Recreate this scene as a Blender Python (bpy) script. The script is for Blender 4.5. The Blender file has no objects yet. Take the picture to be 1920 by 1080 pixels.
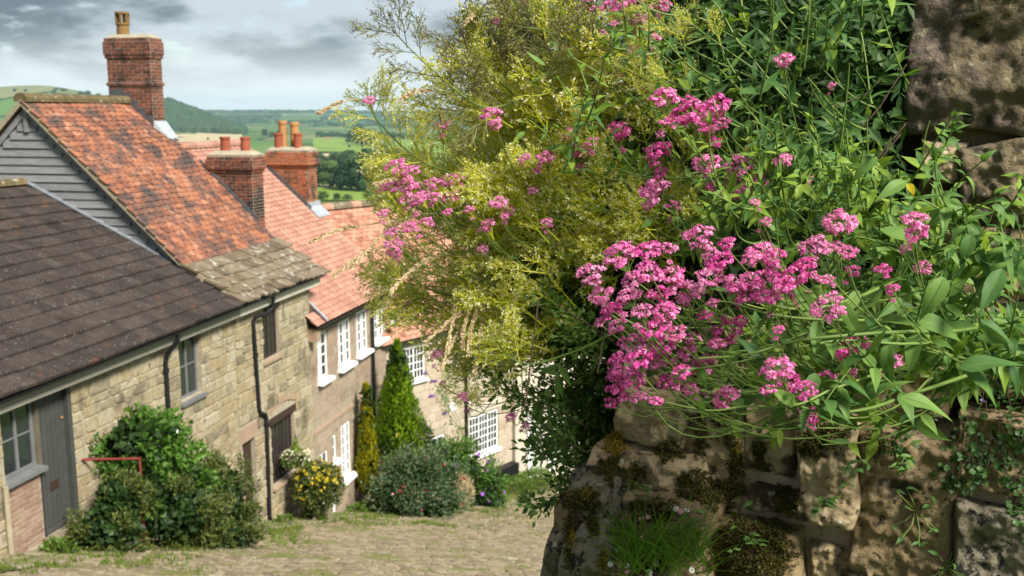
import bpy, math, random
import numpy as np
from mathutils import Vector, Matrix, noise as mnoise
random.seed(7); rng = np.random.default_rng(7)
R_ = math.radians
sc = bpy.context.scene
col = sc.collection

# ------------------------------------------------------------------ camera, sky, sun, exposure
PITCH = math.atan(328 / 1900)
cam_d = bpy.data.cameras.new('camera'); cam = bpy.data.objects.new('camera', cam_d); col.objects.link(cam)
cam_d.sensor_width = 36; cam_d.lens = 36 * 1900 / 1920; cam_d.clip_start = 0.05; cam_d.clip_end = 40000
cam.rotation_euler = (math.pi / 2 - PITCH, 0, 0)
cam_d.dof.use_dof = True; cam_d.dof.focus_distance = 2.05; cam_d.dof.aperture_fstop = 9.0
sc.camera = cam
SUN_AZ, SUN_EL = R_(136), R_(44)
w = bpy.data.worlds.new('World'); sc.world = w; w.use_nodes = True
nt = w.node_tree; nt.nodes.clear()
def N(t, **k):
    n = nt.nodes.new(t)
    for a, b in k.items(): setattr(n, a, b)
    return n
def L(a, b): nt.links.new(a, b)
def mathn(op, a, b=None, clamp=False):
    n = N('ShaderNodeMath', operation=op, use_clamp=clamp)
    for i, v in enumerate((a, b)):
        if v is None: continue
        if isinstance(v, (int, float)): n.inputs[i].default_value = v
        else: L(v, n.inputs[i])
    return n.outputs[0]
def mixc(f, a, b, mode='MIX'):
    n = N('ShaderNodeMix', data_type='RGBA', blend_type=mode)
    for i, v in ((0, f), (6, a), (7, b)):
        if isinstance(v, (int, float)): n.inputs[i].default_value = v
        elif isinstance(v, tuple): n.inputs[i].default_value = (*v[:3], 1)
        else: L(v, n.inputs[i])
    return n.outputs[2]
def smooth(v, lo, hi):
    n = N('ShaderNodeMapRange', interpolation_type='SMOOTHSTEP')
    L(v, n.inputs[0]); n.inputs[1].default_value = lo; n.inputs[2].default_value = hi
    return n.outputs[0]
def noisen(vec, scale, detail=4, rough=.55, dist=0.):
    n = N('ShaderNodeTexNoise'); L(vec, n.inputs['Vector'])
    n.inputs['Scale'].default_value = scale; n.inputs['Detail'].default_value = detail
    n.inputs['Roughness'].default_value = rough; n.inputs['Distortion'].default_value = dist
    return n.outputs['Fac']
def mapv(vec, scale, loc=(0, 0, 0)):
    n = N('ShaderNodeMapping'); L(vec, n.inputs[0]); n.inputs['Scale'].default_value = scale; n.inputs['Location'].default_value = loc
    return n.outputs[0]
sky = N('ShaderNodeTexSky', sky_type='NISHITA'); sky.sun_disc = False
sky.sun_elevation = SUN_EL; sky.sun_rotation = SUN_AZ
bg1 = N('ShaderNodeBackground'); L(sky.outputs[0], bg1.inputs[0]); bg1.inputs[1].default_value = .1
tc = N('ShaderNodeTexCoord').outputs['Generated']
cl = noisen(mapv(tc, (1, 1, 3.4), (.3, .1, .12)), 4.2, 7, .55, .2)
cl2 = noisen(mapv(tc, (1, 1, 3.2), (4.1, 2, .3)), 13, 5, .55)
fac = mathn('ADD', mathn('MULTIPLY', cl, .75), mathn('MULTIPLY', cl2, .25))
sepz = N('ShaderNodeSeparateXYZ'); L(tc, sepz.inputs[0])
cloud = mixc(smooth(fac, .445, .575), (.135, .165, .205), (.60, .66, .72))
low = smooth(sepz.outputs[2], .085, .0)
cloud = mixc(mathn('MULTIPLY', low, .85), cloud, (1.10, 1.16, 1.20))
bg2 = N('ShaderNodeBackground'); L(cloud, bg2.inputs[0]); bg2.inputs[1].default_value = 0.68
mixs = N('ShaderNodeMixShader'); gap = smooth(cl2, .70, .56)
L(mathn('MULTIPLY', gap, .93), mixs.inputs[0]); L(bg1.outputs[0], mixs.inputs[1]); L(bg2.outputs[0], mixs.inputs[2])
wo = N('ShaderNodeOutputWorld'); L(mixs.outputs[0], wo.inputs[0])
sd = bpy.data.lights.new('sun', 'SUN'); so = bpy.data.objects.new('sun', sd); col.objects.link(so)
sd.energy = 4.9; sd.angle = R_(14); sd.color = (1, .95, .86)
sv = Vector((math.sin(SUN_AZ) * math.cos(SUN_EL), math.cos(SUN_AZ) * math.cos(SUN_EL), math.sin(SUN_EL)))
so.rotation_euler = sv.to_track_quat('Z', 'Y').to_euler()
vs = sc.view_settings; vs.view_transform = 'Standard'; vs.look = 'None'; vs.gamma = 1; vs.use_curve_mapping = False; vs.exposure = 0.70
try:
    sc.cycles.use_denoising = True; sc.cycles.max_bounces = 12; sc.cycles.transmission_bounces = 12; sc.cycles.transparent_max_bounces = 6
    sc.cycles.volume_bounces = 1; sc.cycles.diffuse_bounces = 9
except Exception: pass

# ------------------------------------------------------------------ helpers
FX = 1900.; CX, CY = 960., 540.
Fv = Vector((0, math.cos(PITCH), -math.sin(PITCH))); Uv = Vector((0, math.sin(PITCH), math.cos(PITCH))); Rv = Vector((1, 0, 0))
def ray(x, y): return Fv + Rv * ((x - CX) / FX) + Uv * ((CY - y) / FX)
def at(x, y, Y):
    r = ray(x, y); return r * (Y / r.y)
def pr(P):
    P = Vector(P); dd = P.dot(Fv)
    if dd < .1: return (-9999, -9999)
    return (CX + FX * P.dot(Rv) / dd, CY - FX * P.dot(Uv) / dd)
def on(x, y, P, n):
    r = ray(x, y); return r * (Vector(P).dot(n) / r.dot(n))
def U(a, b): return random.uniform(a, b)

class MB:
    def __init__(s): s.v = []; s.f = []; s.r = []; s.m = []
    def add(s, vs_, fs, rnd=0., mi=0):
        o = len(s.v); s.v.extend([tuple(p) for p in vs_])
        for f in fs:
            s.f.append(tuple(i + o for i in f)); s.r.append(rnd); s.m.append(mi)
    def mesh(s, unit, M, rnd=0., mi=None):
        o = len(s.v)
        A = np.array(M)
        P = unit['v'] @ A[:3, :3].T + A[:3, 3]
        s.v.extend(map(tuple, P.tolist()))
        for k, f in enumerate(unit['f']):
            s.f.append(tuple(i + o for i in f)); s.r.append(rnd + unit['r'][k]); s.m.append(unit['m'][k] if mi is None else mi)
    def box(s, a, b, rnd=0., mi=0):
        x0, y0, z0 = a; x1, y1, z1 = b
        s.add([(x0,y0,z0),(x1,y0,z0),(x1,y1,z0),(x0,y1,z0),(x0,y0,z1),(x1,y0,z1),(x1,y1,z1),(x0,y1,z1)],
              [(0,3,2,1),(4,5,6,7),(0,1,5,4),(1,2,6,5),(2,3,7,6),(3,0,4,7)], rnd, mi)
    def hexa(s, p, rnd=0., mi=0):
        s.add(p, [(0,3,2,1),(4,5,6,7),(0,1,5,4),(1,2,6,5),(2,3,7,6),(3,0,4,7)], rnd, mi)
    def slab(s, quad, thick, rnd=0., mi=0):
        q = [Vector(p) for p in quad]; n = (q[1]-q[0]).cross(q[3]-q[0]).normalized() * thick
        s.hexa([p - n for p in q] + q, rnd, mi)
    def tube(s, pts, rad, n=5, rnd=0., mi=0, cap=False):
        pts = [Vector(p) for p in pts]; k = len(pts)
        if isinstance(rad, (int, float)): rad = [rad] * k
        vs_ = []; ref = Vector((.31, .52, .79))
        for i, p in enumerate(pts):
            t = (pts[min(i+1, k-1)] - pts[max(i-1, 0)])
            if t.length < 1e-9: t = Vector((0, 0, 1))
            t.normalize(); a = t.cross(ref)
            if a.length < .1: a = t.cross(Vector((1, 0, 0)))
            a.normalize(); b = t.cross(a)
            for j in range(n):
                an = 2 * math.pi * j / n
                vs_.append(p + (a * math.cos(an) + b * math.sin(an)) * rad[i])
        fs = [(i*n+j, i*n+(j+1) % n, (i+1)*n+(j+1) % n, (i+1)*n+j) for i in range(k-1) for j in range(n)]
        if cap: fs += [tuple(range(n))[::-1], tuple(range((k-1)*n, k*n))]
        s.add(vs_, fs, rnd, mi)
    def lathe(s, prof, n=14, c=(0, 0, 0), rnd=0., mi=0):
        vs_ = [(c[0]+r*math.cos(2*math.pi*j/n), c[1]+r*math.sin(2*math.pi*j/n), c[2]+z) for r, z in prof for j in range(n)]
        k = len(prof)
        s.add(vs_, [(i*n+j, i*n+(j+1) % n, (i+1)*n+(j+1) % n, (i+1)*n+j) for i in range(k-1) for j in range(n)], rnd, mi)
    def unit(s): return {'v': np.array(s.v, float), 'f': s.f, 'r': s.r, 'm': s.m}
    def data(s, name, mats, off=None, smoothf=False):
        me = bpy.data.meshes.new(name)
        v = s.v if off is None else [(p[0]-off[0], p[1]-off[1], p[2]-off[2]) for p in s.v]
        me.from_pydata(v, [], s.f)
        mats = mats if isinstance(mats, (list, tuple)) else [mats]
        for m in mats: me.materials.append(m)
        at_ = me.attributes.new('rnd', 'FLOAT', 'FACE'); at_.data.foreach_set('value', np.array(s.r, np.float32))
        if len(mats) > 1: me.polygons.foreach_set('material_index', np.array(s.m, np.int32))
        if smoothf: me.polygons.foreach_set('use_smooth', np.ones(len(s.f), bool))
        me.update(); return me
    def build(s, name, mats, parent=None, off=None, smoothf=False):
        return obj(name, s.data(name, mats, off, smoothf), parent)

def obj(name, me, parent=None, M=None):
    o = bpy.data.objects.new(name, me); col.objects.link(o)
    if parent is not None: o.parent = parent
    if M is not None: o.matrix_local = M
    return o
def tag(o, label=None, cat=None, group=None, kind=None):
    for k, v in (('label', label), ('category', cat), ('group', group), ('kind', kind)):
        if v: o[k] = v
    return o
def thing(name, label, cat, loc=(0, 0, 0), group=None, M=None):
    o = bpy.data.objects.new(name, None); col.objects.link(o); o.empty_display_size = .1
    if M is not None: o.matrix_world = M
    else: o.location = loc
    return tag(o, label, cat, group)
def basis(x, y, z, t): return Matrix(((x[0],y[0],z[0],t[0]),(x[1],y[1],z[1],t[1]),(x[2],y[2],z[2],t[2]),(0,0,0,1)))
def aim(p, yd, zd=(0, 0, 1), s=1.):
    y = Vector(yd).normalized(); x = y.cross(Vector(zd))
    if x.length < 1e-4: x = y.cross(Vector((.3, .9, .2)))
    x.normalize(); z = x.cross(y)
    return basis(x*s, y*s, z*s, p)
def bez(p0, p1, p2, p3, n):
    out = []
    for i in range(n+1):
        t = i / n; u = 1 - t
        out.append(p0*u**3 + p1*3*u*u*t + p2*3*u*t*t + p3*t**3)
    return out

# ------------------------------------------------------------------ materials
def ramp(fac, cols):
    n = N('ShaderNodeValToRGB'); e = n.color_ramp.elements
    while len(e) < len(cols): e.new(.5)
    for i, c in enumerate(cols):
        e[i].position = i / max(1, len(cols)-1); e[i].color = (*c, 1)
    L(fac, n.inputs[0]); return n.outputs[0]
def mat(name, cols, rw=.6, ns=3., det=5, bump=0., bs=40., rough=.85, spec=.25, tr=0., over=(), stretch=(1, 1, 1), metal=0., trcol=None, bdet=4):
    global nt
    m = bpy.data.materials.new(name); m.use_nodes = True; nt = m.node_tree; nt.nodes.clear()
    pos = N('ShaderNodeNewGeometry').outputs['Position']
    if stretch != (1, 1, 1): pos = mapv(pos, stretch)
    rnd = mathn('FRACT', mathn('ADD', N('ShaderNodeObjectInfo').outputs['Random'], N('ShaderNodeAttribute', attribute_name='rnd').outputs['Fac']))
    nz = smooth(noisen(pos, ns, det, .6), .25, .75)
    f = mathn('ADD', mathn('MULTIPLY', rnd, rw), mathn('MULTIPLY', nz, 1-rw))
    c = ramp(f, cols)
    for k, (oc, os_, lo, hi) in enumerate(over):
        v = smooth(noisen(mapv(pos, (1, 1, 1), (k*7.3+1, k*3.1, 2.2)), os_, 6, .62, .3), lo, hi)
        c = mixc(v, c, oc)
    b = N('ShaderNodeBsdfPrincipled'); L(c, b.inputs['Base Color'])
    b.inputs['Roughness'].default_value = rough; b.inputs['Specular IOR Level'].default_value = spec; b.inputs['Metallic'].default_value = metal
    if bump:
        bn = N('ShaderNodeBump'); bn.inputs['Strength'].default_value = bump; bn.inputs['Distance'].default_value = 1.0 / bs * .8
        L(noisen(pos, bs, bdet, .65), bn.inputs['Height']); L(bn.outputs[0], b.inputs['Normal'])
    out = b.outputs[0]
    if tr:
        t = N('ShaderNodeBsdfTranslucent')
        L(mixc(1., c, trcol, 'MULTIPLY') if trcol else c, t.inputs[0])
        mx = N('ShaderNodeMixShader'); mx.inputs[0].default_value = tr
        L(out, mx.inputs[1]); L(t.outputs[0], mx.inputs[2]); out = mx.outputs[0]
    o = N('ShaderNodeOutputMaterial'); L(out, o.inputs[0]); return m

SOOT = (.03, .025, .02)
M = {}
M['mortar'] = mat('mortar', [(.30,.26,.19),(.42,.37,.27)], 0, 6, bump=.5, bs=60)
M['stone1'] = mat('honey_stone', [(.12,.10,.065),(.24,.205,.135),(.38,.325,.215),(.30,.235,.13),(.43,.38,.27),(.20,.165,.105)], .72, 7, bump=.7, bs=45, over=[((.10,.085,.055), 1.6, .54, .74), ((.13,.11,.07), 7, .58, .70), ((.30,.17,.08), 2.2, .68, .8)])
M['stone3'] = mat('brown_stone', [(.19,.15,.105),(.29,.23,.165),(.37,.30,.22),(.30,.21,.15),(.39,.33,.25)], .6, 6, bump=.5, bs=45, over=[((.20,.13,.10), 1.2, .56, .75)])
M['stone4'] = mat('pale_stone', [(.34,.27,.19),(.42,.34,.25),(.48,.41,.31),(.38,.30,.22)], .6, 5, bump=.4, bs=45, over=[((.30,.20,.14), 1.1, .58, .75)])
M['core3'] = mat('wall_core_brown', [(.29,.23,.165),(.38,.31,.23)], 0, 3, bump=.4, bs=50)
M['render'] = mat('cream_render', [(.46,.41,.32),(.56,.51,.42)], 0, 2, bump=.2, bs=60)
M['brick'] = mat('red_brick', [(.055,.03,.025),(.16,.055,.035),(.24,.085,.05),(.13,.05,.04),(.28,.14,.09)], .75, 8, bump=.5, bs=60, over=[(SOOT, 2.6, .46, .68), ((.34,.27,.2), 5, .64, .75)])
M['brick_orange'] = mat('orange_brick', [(.17,.05,.025),(.34,.10,.04),(.40,.14,.06),(.26,.08,.04)], .75, 8, bump=.5, bs=60, over=[(SOOT, 2.0, .44, .64), ((.15,.12,.05), 5, .62, .72)])
M['brick_sooty'] = mat('sooty_brick', [(.05,.025,.02),(.17,.05,.03),(.28,.085,.045),(.10,.035,.025)], .75, 8, bump=.5, bs=60, over=[((.028,.024,.02), 1.5, .40, .60), ((.11,.085,.045), 6, .60, .70)])
M['brick_pale'] = mat('pale_brick', [(.24,.135,.10),(.30,.20,.14),(.36,.27,.19)], .7, 8, bump=.5, bs=60)
M['brick_mortar'] = mat('brick_mortar', [(.26,.20,.16),(.38,.32,.26)], 0, 9, bump=.5, bs=60, over=[(SOOT, 2.6, .5, .75)])
M['tile2'] = mat('weathered_tile', [(.060,.040,.036),(.15,.065,.045),(.27,.105,.06),(.36,.15,.08),(.13,.065,.052),(.42,.20,.12),(.24,.10,.065)], .62, 2.2, bump=.4, bs=60, over=[((.075,.058,.054), 1.5, .46, .64), ((.20,.19,.12), 9, .68, .78)])
M['tile3'] = mat('salmon_tile', [(.29,.14,.10),(.38,.20,.145),(.46,.265,.195)], .55, 2.0, bump=.3, bs=60, over=[((.25,.15,.11), 2.5, .60, .76)])
M['tile4'] = mat('patchy_tile', [(.20,.085,.055),(.37,.17,.11),(.45,.25,.17),(.28,.13,.085)], .6, 2.0, bump=.3, bs=60, over=[((.14,.09,.06), 1.6, .58, .7)])
M['tile1'] = mat('dark_concrete_tile', [(.030,.024,.021),(.050,.039,.034),(.078,.063,.055)], .5, 5, bump=.5, bs=90, over=[((.20,.18,.155), 16, .62, .72), ((.12,.055,.03), 3, .60, .72), ((.025,.02,.017), 1.1, .52, .70), ((.20,.19,.16), 30, .62, .68)])
M['tile1_rib_shade'] = mat('dark_tile_rib_shade', [(.016,.012,.01),(.028,.022,.018)], .4, 9)  # shading in the valleys between tile ribs, painted in as a darker colour
M['slate2'] = mat('mossy_stone_slate', [(.085,.065,.045),(.15,.115,.07),(.22,.175,.12),(.12,.085,.055)], .7, 6, bump=.6, bs=40, over=[((.42,.41,.36), 6, .56, .66), ((.26,.16,.05), 8, .64, .74)])
M['ridge2'] = mat('lichen_ridge_tile', [(.10,.075,.04),(.16,.12,.06),(.22,.17,.10)], .5, 8, bump=.6, bs=40, over=[((.50,.47,.40), 6, .60, .66), ((.10,.09,.03), 9, .5, .6)])
M['underlay'] = mat('roof_underlay', [(.06,.04,.03),(.09,.06,.04)], 0, 4)
M['board'] = mat('silvered_board', [(.165,.165,.168),(.24,.24,.245),(.31,.31,.315)], .35, 3.0, bump=.4, bs=20, stretch=(1, 1, 14), over=[((.40,.41,.43), 1.2, .60, .75), ((.15,.135,.125), 1.0, .60, .75)])
M['barge'] = mat('weathered_bargeboard', [(.30,.25,.17),(.40,.34,.24)], .2, 5, bump=.3, bs=50)
M['grey_paint'] = mat('grey_paint', [(.055,.057,.053),(.072,.075,.07)], .2, 6, rough=.5, bump=.1, bs=50)
M['greyframe'] = mat('grey_window_paint', [(.13,.135,.135),(.18,.185,.185)], .2, 6, rough=.5)
M['fascia'] = mat('cream_fascia', [(.50,.47,.38),(.58,.55,.46)], .2, 3, rough=.6)
M['fascia1'] = mat('stone_grey_fascia', [(.23,.22,.18),(.28,.27,.22)], .2, 3, rough=.6)
M['black'] = mat('black_gutter_paint', [(.009,.0095,.011),(.016,.017,.02)], .2, 6, rough=.45, spec=.3)
M['brown_wood'] = mat('dark_brown_wood', [(.035,.022,.017),(.06,.037,.028)], .3, 5, rough=.55, stretch=(6, 6, 1), bump=.3, bs=40)
M['white'] = mat('white_paint', [(.74,.75,.75),(.82,.82,.81)], .2, 5, rough=.5)
M['leadw'] = mat('lead_flashing', [(.24,.27,.31),(.44,.48,.52)], .3, 9, rough=.5, bump=.3, bs=30)
M['leadd'] = mat('dark_lead', [(.055,.06,.068),(.10,.105,.115)], .3, 9, rough=.5, bump=.3, bs=30)
M['lead_mid'] = mat('weathered_lead', [(.13,.145,.165),(.22,.24,.265)], .3, 9, rough=.5, bump=.3, bs=30)
M['glass'] = mat('window_glass', [(.012,.015,.018),(.03,.034,.038)], .6, 2, rough=.06, spec=.8)
M['curtain'] = mat('net_curtain', [(.42,.43,.43),(.62,.63,.63)], .1, 9, stretch=(5, 5, 1))
M['pot'] = mat('terracotta_pot', [(.26,.07,.04),(.33,.10,.055)], .5, 9, bump=.2, bs=40, over=[((.12,.05,.035), 4, .58, .75)])
M['potbuff'] = mat('buff_clay_pot', [(.36,.19,.07),(.46,.23,.09)], .5, 6, bump=.2, bs=40)
M['potdark'] = mat('brown_clay_pot', [(.20,.12,.04),(.27,.16,.055)], .5, 6, bump=.2, bs=40)
M['lintel'] = mat('pink_sandstone', [(.30,.21,.145),(.40,.29,.20)], .4, 5, bump=.5, bs=40)
M['cobble'] = mat('street_cobble', [(.11,.085,.05),(.215,.17,.108),(.305,.25,.165),(.165,.128,.08),(.43,.375,.28)], .6, 3, bump=.5, bs=50, over=[((.15,.155,.05), 1.3, .50, .66)])
M['street'] = mat('street_earth', [(.05,.04,.025),(.085,.07,.042)], 0, 3, bump=.6, bs=25, over=[((.07,.10,.022), 1.1, .48, .62)])
M['flag'] = mat('flagstone', [(.22,.18,.12),(.31,.26,.18)], .6, 5, bump=.5, bs=40)
M['soil'] = mat('dark_soil', [(.03,.022,.014),(.06,.042,.026)], 0, 9, bump=.7, bs=30)
M['bark'] = mat('bark', [(.07,.05,.03),(.13,.095,.06)], .3, 9, bump=.6, bs=40)
M['rust'] = mat('rusty_red_paint', [(.16,.025,.02),(.24,.05,.04)], .3, 12, rough=.5, over=[((.5,.48,.44), 7, .66, .72)])
def foli(name, cols, tr=.3, rough=.5, spec=.35, ns=2.): return mat(name, cols, .65, ns, rough=rough, spec=spec, tr=tr, trcol=(1.0, 1.0, .55))
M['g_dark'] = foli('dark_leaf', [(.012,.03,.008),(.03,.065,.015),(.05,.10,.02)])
M['g_olive'] = foli('olive_leaf', [(.04,.06,.013),(.095,.125,.025),(.175,.195,.05)])
M['g_bright'] = foli('bright_leaf', [(.04,.11,.014),(.085,.19,.024),(.15,.28,.04)])
M['g_conifer'] = foli('golden_green_spray', [(.05,.13,.008),(.20,.34,.014),(.42,.54,.03)], ns=4)
M['g_gold'] = foli('golden_spray', [(.12,.14,.006),(.34,.33,.012),(.55,.48,.02)], ns=4)
M['g_rose'] = foli('blue_green_leaf', [(.035,.08,.035),(.075,.135,.06),(.15,.21,.10),(.24,.23,.12)])
M['g_ground'] = foli('ground_leaf', [(.05,.10,.015),(.10,.18,.02),(.17,.25,.04)])
M['yellow_leaf'] = foli('yellow_leaf', [(.35,.28,.01),(.52,.40,.02),(.62,.50,.04)])
M['grass'] = foli('grass_blade', [(.07,.13,.014),(.14,.21,.024),(.24,.26,.05)], .3)
M['tuft'] = foli('green_blade', [(.06,.14,.014),(.12,.24,.022),(.22,.34,.05)], .3)
M['straw'] = mat('dry_straw', [(.46,.33,.16),(.62,.50,.30),(.72,.62,.42)], .6, 20, tr=.3)
M['red'] = mat('red_petal', [(.45,.03,.04),(.62,.08,.09)], .7, 9, tr=.2)
M['pinkpale'] = mat('pale_pink_petal', [(.62,.28,.32),(.75,.45,.45)], .7, 9, tr=.2)
M['purple'] = mat('purple_petal', [(.16,.03,.26),(.30,.12,.44),(.40,.22,.52)], .7, 9, tr=.2)
M['yellowf'] = mat('yellow_petal', [(.70,.45,.08),(.8,.6,.2)], .7, 9, tr=.2)
M['val_leaf'] = foli('valerian_leaf', [(.04,.105,.03),(.095,.20,.05),(.16,.285,.065),(.24,.37,.085)], .34, .5, .2, 9)
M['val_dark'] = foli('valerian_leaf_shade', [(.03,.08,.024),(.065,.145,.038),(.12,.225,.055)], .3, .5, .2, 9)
M['val_young'] = foli('young_valerian_leaf', [(.14,.25,.035),(.24,.37,.05),(.35,.46,.085)], .4, .5, .2, 9)
M['val_stem'] = mat('valerian_stem', [(.09,.16,.035),(.17,.25,.06),(.22,.30,.08)], .6, 12, rough=.45, tr=.1)
M['petal_light'] = mat('light_pink_floret', [(.62,.05,.31),(.82,.17,.48),(.90,.34,.60),(.94,.60,.76)], .9, 60, rough=.5, tr=.3)
M['petal'] = mat('magenta_floret', [(.50,.018,.21),(.74,.07,.38),(.85,.17,.50),(.92,.42,.68)], .9, 60, rough=.5, tr=.25)
M['petal_far'] = mat('pink_floret', [(.60,.07,.31),(.77,.22,.47),(.88,.50,.68)], .9, 60, rough=.5, tr=.25)
M['seed'] = mat('seeding_panicle', [(.22,.34,.03),(.62,.66,.04),(.84,.82,.10),(.92,.89,.30)], .75, 14, rough=.6, tr=.55)
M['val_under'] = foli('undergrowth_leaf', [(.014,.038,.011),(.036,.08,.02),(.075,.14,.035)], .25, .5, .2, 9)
M['seed_dark'] = mat('dry_panicle', [(.13,.13,.05),(.20,.20,.07),(.30,.27,.13)], .75, 14, rough=.6, tr=.25)
M['fluff'] = mat('pale_seed_fluff', [(.78,.74,.46),(.88,.85,.66)], .8, 20, tr=.4)
M['moss'] = mat('moss', [(.04,.034,.009),(.09,.078,.018),(.19,.17,.035)], .6, 14, bump=.8, bs=120)
M['moss_gold'] = mat('golden_moss', [(.12,.10,.01),(.26,.19,.02),(.33,.25,.03)], .6, 20)
M['rock_tan'] = mat('tan_wall_stone', [(.25,.185,.10),(.41,.31,.185),(.53,.43,.28)], .2, 14, bump=1., bs=70, bdet=8, over=[((.06,.045,.028), 6, .52, .62), ((.46,.39,.28), 17, .58, .66), ((.07,.055,.035), 32, .60, .66)])
M['rock_brown'] = mat('brown_wall_stone', [(.17,.12,.06),(.27,.195,.105),(.36,.27,.155)], .2, 14, bump=1., bs=70, bdet=8, over=[((.06,.045,.03), 6, .56, .66), ((.30,.24,.15), 15, .60, .68), ((.05,.04,.025), 34, .58, .64)])
M['rock_grey'] = mat('grey_lichen_stone', [(.11,.09,.06),(.20,.17,.12),(.31,.27,.20)], .2, 22, bump=1., bs=80, bdet=8, over=[((.03,.028,.024), 26, .52, .58), ((.30,.27,.23), 34, .60, .65), ((.09,.08,.03), 6, .58, .68)])
M['rock_lichen'] = mat('olive_lichen_stone', [(.10,.075,.045),(.18,.14,.08),(.27,.22,.13)], .2, 18, bump=1., bs=55, bdet=8, over=[((.15,.115,.09), 2.2, .50, .62), ((.055,.045,.03), 14, .57, .65), ((.36,.32,.21), 30, .60, .66)])
M['joint'] = mat('pinkish_mortar', [(.30,.22,.15),(.42,.33,.24)], 0, 20, bump=.7, bs=70, over=[((.05,.04,.02), 8, .55, .68)])
M['lilac'] = mat('lilac_petal', [(.40,.30,.55),(.55,.45,.68)], .7, 9, tr=.2)
M['far_tree'] = mat('far_tree_leaf', [(.012,.032,.012),(.026,.06,.018),(.048,.092,.025)], .5, .35, tr=.0, bump=1., bs=.8)
M['far_light'] = mat('far_light_tree_leaf', [(.03,.06,.016),(.06,.10,.025),(.085,.135,.03)], .5, .35, bump=1., bs=.8)
M['wood'] = mat('woodland_canopy', [(.015,.035,.014),(.03,.06,.02),(.045,.08,.026)], .7, .05)

# unit meshes -----------------------------------------------------------------
def unit_block(seed, chip=.12, jit=.05):
    r = random.Random(seed); b = MB()
    ring = [(-.5+chip,-.5),(.5-chip,-.5),(.5,-.5+chip),(.5,.5-chip),(.5-chip,.5),(-.5+chip,.5),(-.5,.5-chip),(-.5,-.5+chip)]
    ring = [(x + r.uniform(-jit, jit)*.6, z + r.uniform(-jit, jit)*.6) for x, z in ring]
    v = [(x, 0.3, z) for x, z in ring] + [(x, -.62, z) for x, z in ring] + [(x*.86 + r.uniform(-jit, jit), -1 + r.uniform(-.12, .12), z*.86 + r.uniform(-jit, jit)) for x, z in ring]
    f = [(i, (i+1) % 8, 8+(i+1) % 8, 8+i) for i in range(8)] + [(8+i, 8+(i+1) % 8, 16+(i+1) % 8, 16+i) for i in range(8)] + [tuple(range(16, 24))]
    b.add(v, [q for q in f]); return b
STONE = [unit_block(i, U(.06, .16), .05) for i in range(10)]
BRICK = [unit_block(100+i, .05, .015) for i in range(4)]
def meshes(units, name, m): return [u.data(name, m) for u in units]

def tile_unit(w, l, t, curve=.012, lift=0.0, seed=0, chip=.0):
    # x across, y up-slope (0 = lower edge), z normal
    r = random.Random(seed); b = MB(); n = 4; v = []
    for yy, zz in ((0, 0), (l, 0)):
        for i in range(n+1):
            x = (i/n - .5) * w; c = curve * (1 - (2*i/n - 1)**2)
            e = r.uniform(-chip, chip) if yy == 0 else 0
            v.append((x, yy + e, t + c)); v.append((x, yy + e, c))
    k = 2*(n+1); f = []
    for i in range(n):
        a = 2*i
        f.append((a, a+2, k+a+2, k+a)); f.append((a+1, a+3, a+2, a))
    f.append((1, 0, k, k+1)); f.append((2*n, 2*n+1, k+2*n+1, k+2*n))
    b.add(v, f); return b
def rib_tile(w, l, t, ribs=6):
    b = MB(); v = []; prof = []
    for i in range(ribs):
        x0 = -w/2 + w*i/ribs; p = w/ribs
        prof += [(x0, 0), (x0+p*.3, .026), (x0+p*.6, .026), (x0+p*.85, 0)]
    prof.append((w/2, 0)); k = len(prof)
    for yy in (0, l):
        v += [(x, yy, t+z) for x, z in prof]
    v += [(x, 0, -.004) for x, z in prof]
    f = [(i, i+1, k+i+1, k+i) for i in range(k-1)] + [(2*k+i, 2*k+i+1, i+1, i) for i in range(k-1)]
    b.add(v, f)
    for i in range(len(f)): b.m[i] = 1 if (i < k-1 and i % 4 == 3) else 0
    return b

# ------------------------------------------------------------------ ground and land
dS = Vector((.223, 1, 0)).normalized(); nS = Vector((-dS.y, dS.x, 0)); P0 = Vector((-5.4, 20, 0)); A0 = P0.dot(dS)
PK = [(-400,30),(-100,9),(-40,2.6),(-27,.6),(-18.34,-2.15),(5,-10.2),(13,-12.2),(30,-16),(60,-23),(120,-33),(300,-48),(700,-55),(1500,-62),(3000,-70),(30000,-70)]
PX = [a for a, b in PK]; PZ = [b for a, b in PK]
def prof(s): return float(np.interp(s, PX, PZ))
def sstep(a, b, x): t = min(1, max(0, (x-a)/(b-a))); return t*t*(3-2*t)
HX = [-900,-400,0,60,110,160,215,320,360,400,450,520,700]
HY = [150,165,172,168,169,177,190,197,212,226,246,262,300]
def land(x, y):
    r = math.hypot(x, y); s = x*dS.x + y*dS.y - A0
    z = prof(s)
    if r > 60:
        k = sstep(60, 200, r); z = z*(1-k) + prof(r-18)*k
        px = CX + 1928*x/y if y > r*.3 else (-3000 if x < 0 else 5000)
        if r > 2500 and y > 0:
            hy = np.interp(px, HX, HY); R0 = 4300.
            if px < 700:
                top = (212 - hy)/1928*R0*math.cos(math.atan2(x, y))**-1*.95
                k = math.exp(-((r-R0)/520.)**2)
                z = max(z, z + (top - z)*k)
        if r > 4700:
            k = sstep(4700, 9000, r)
            z = z + k*(66 + 12*mnoise.noise(Vector((x*.0006, y*.0006, 3))))
            z += sstep(4700, 6500, r)*9*mnoise.noise(Vector((x*.0015, y*.0011, 7)))
        elif r > 300: z += 2.5*mnoise.noise(Vector((x*.003, y*.003, 0)))*sstep(300, 800, r)
    return z
rings = [0, 6, 12, 18, 26, 36, 50, 70, 100, 140, 200, 300, 420, 560, 700, 850, 1000, 1200, 1450, 1750, 2100, 2500, 2900, 3300, 3600, 3800, 3950, 4100, 4200, 4300, 4420, 4600, 4900, 5300, 5800, 6400, 7100, 7900, 8500, 9000, 9400, 9800]
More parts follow.
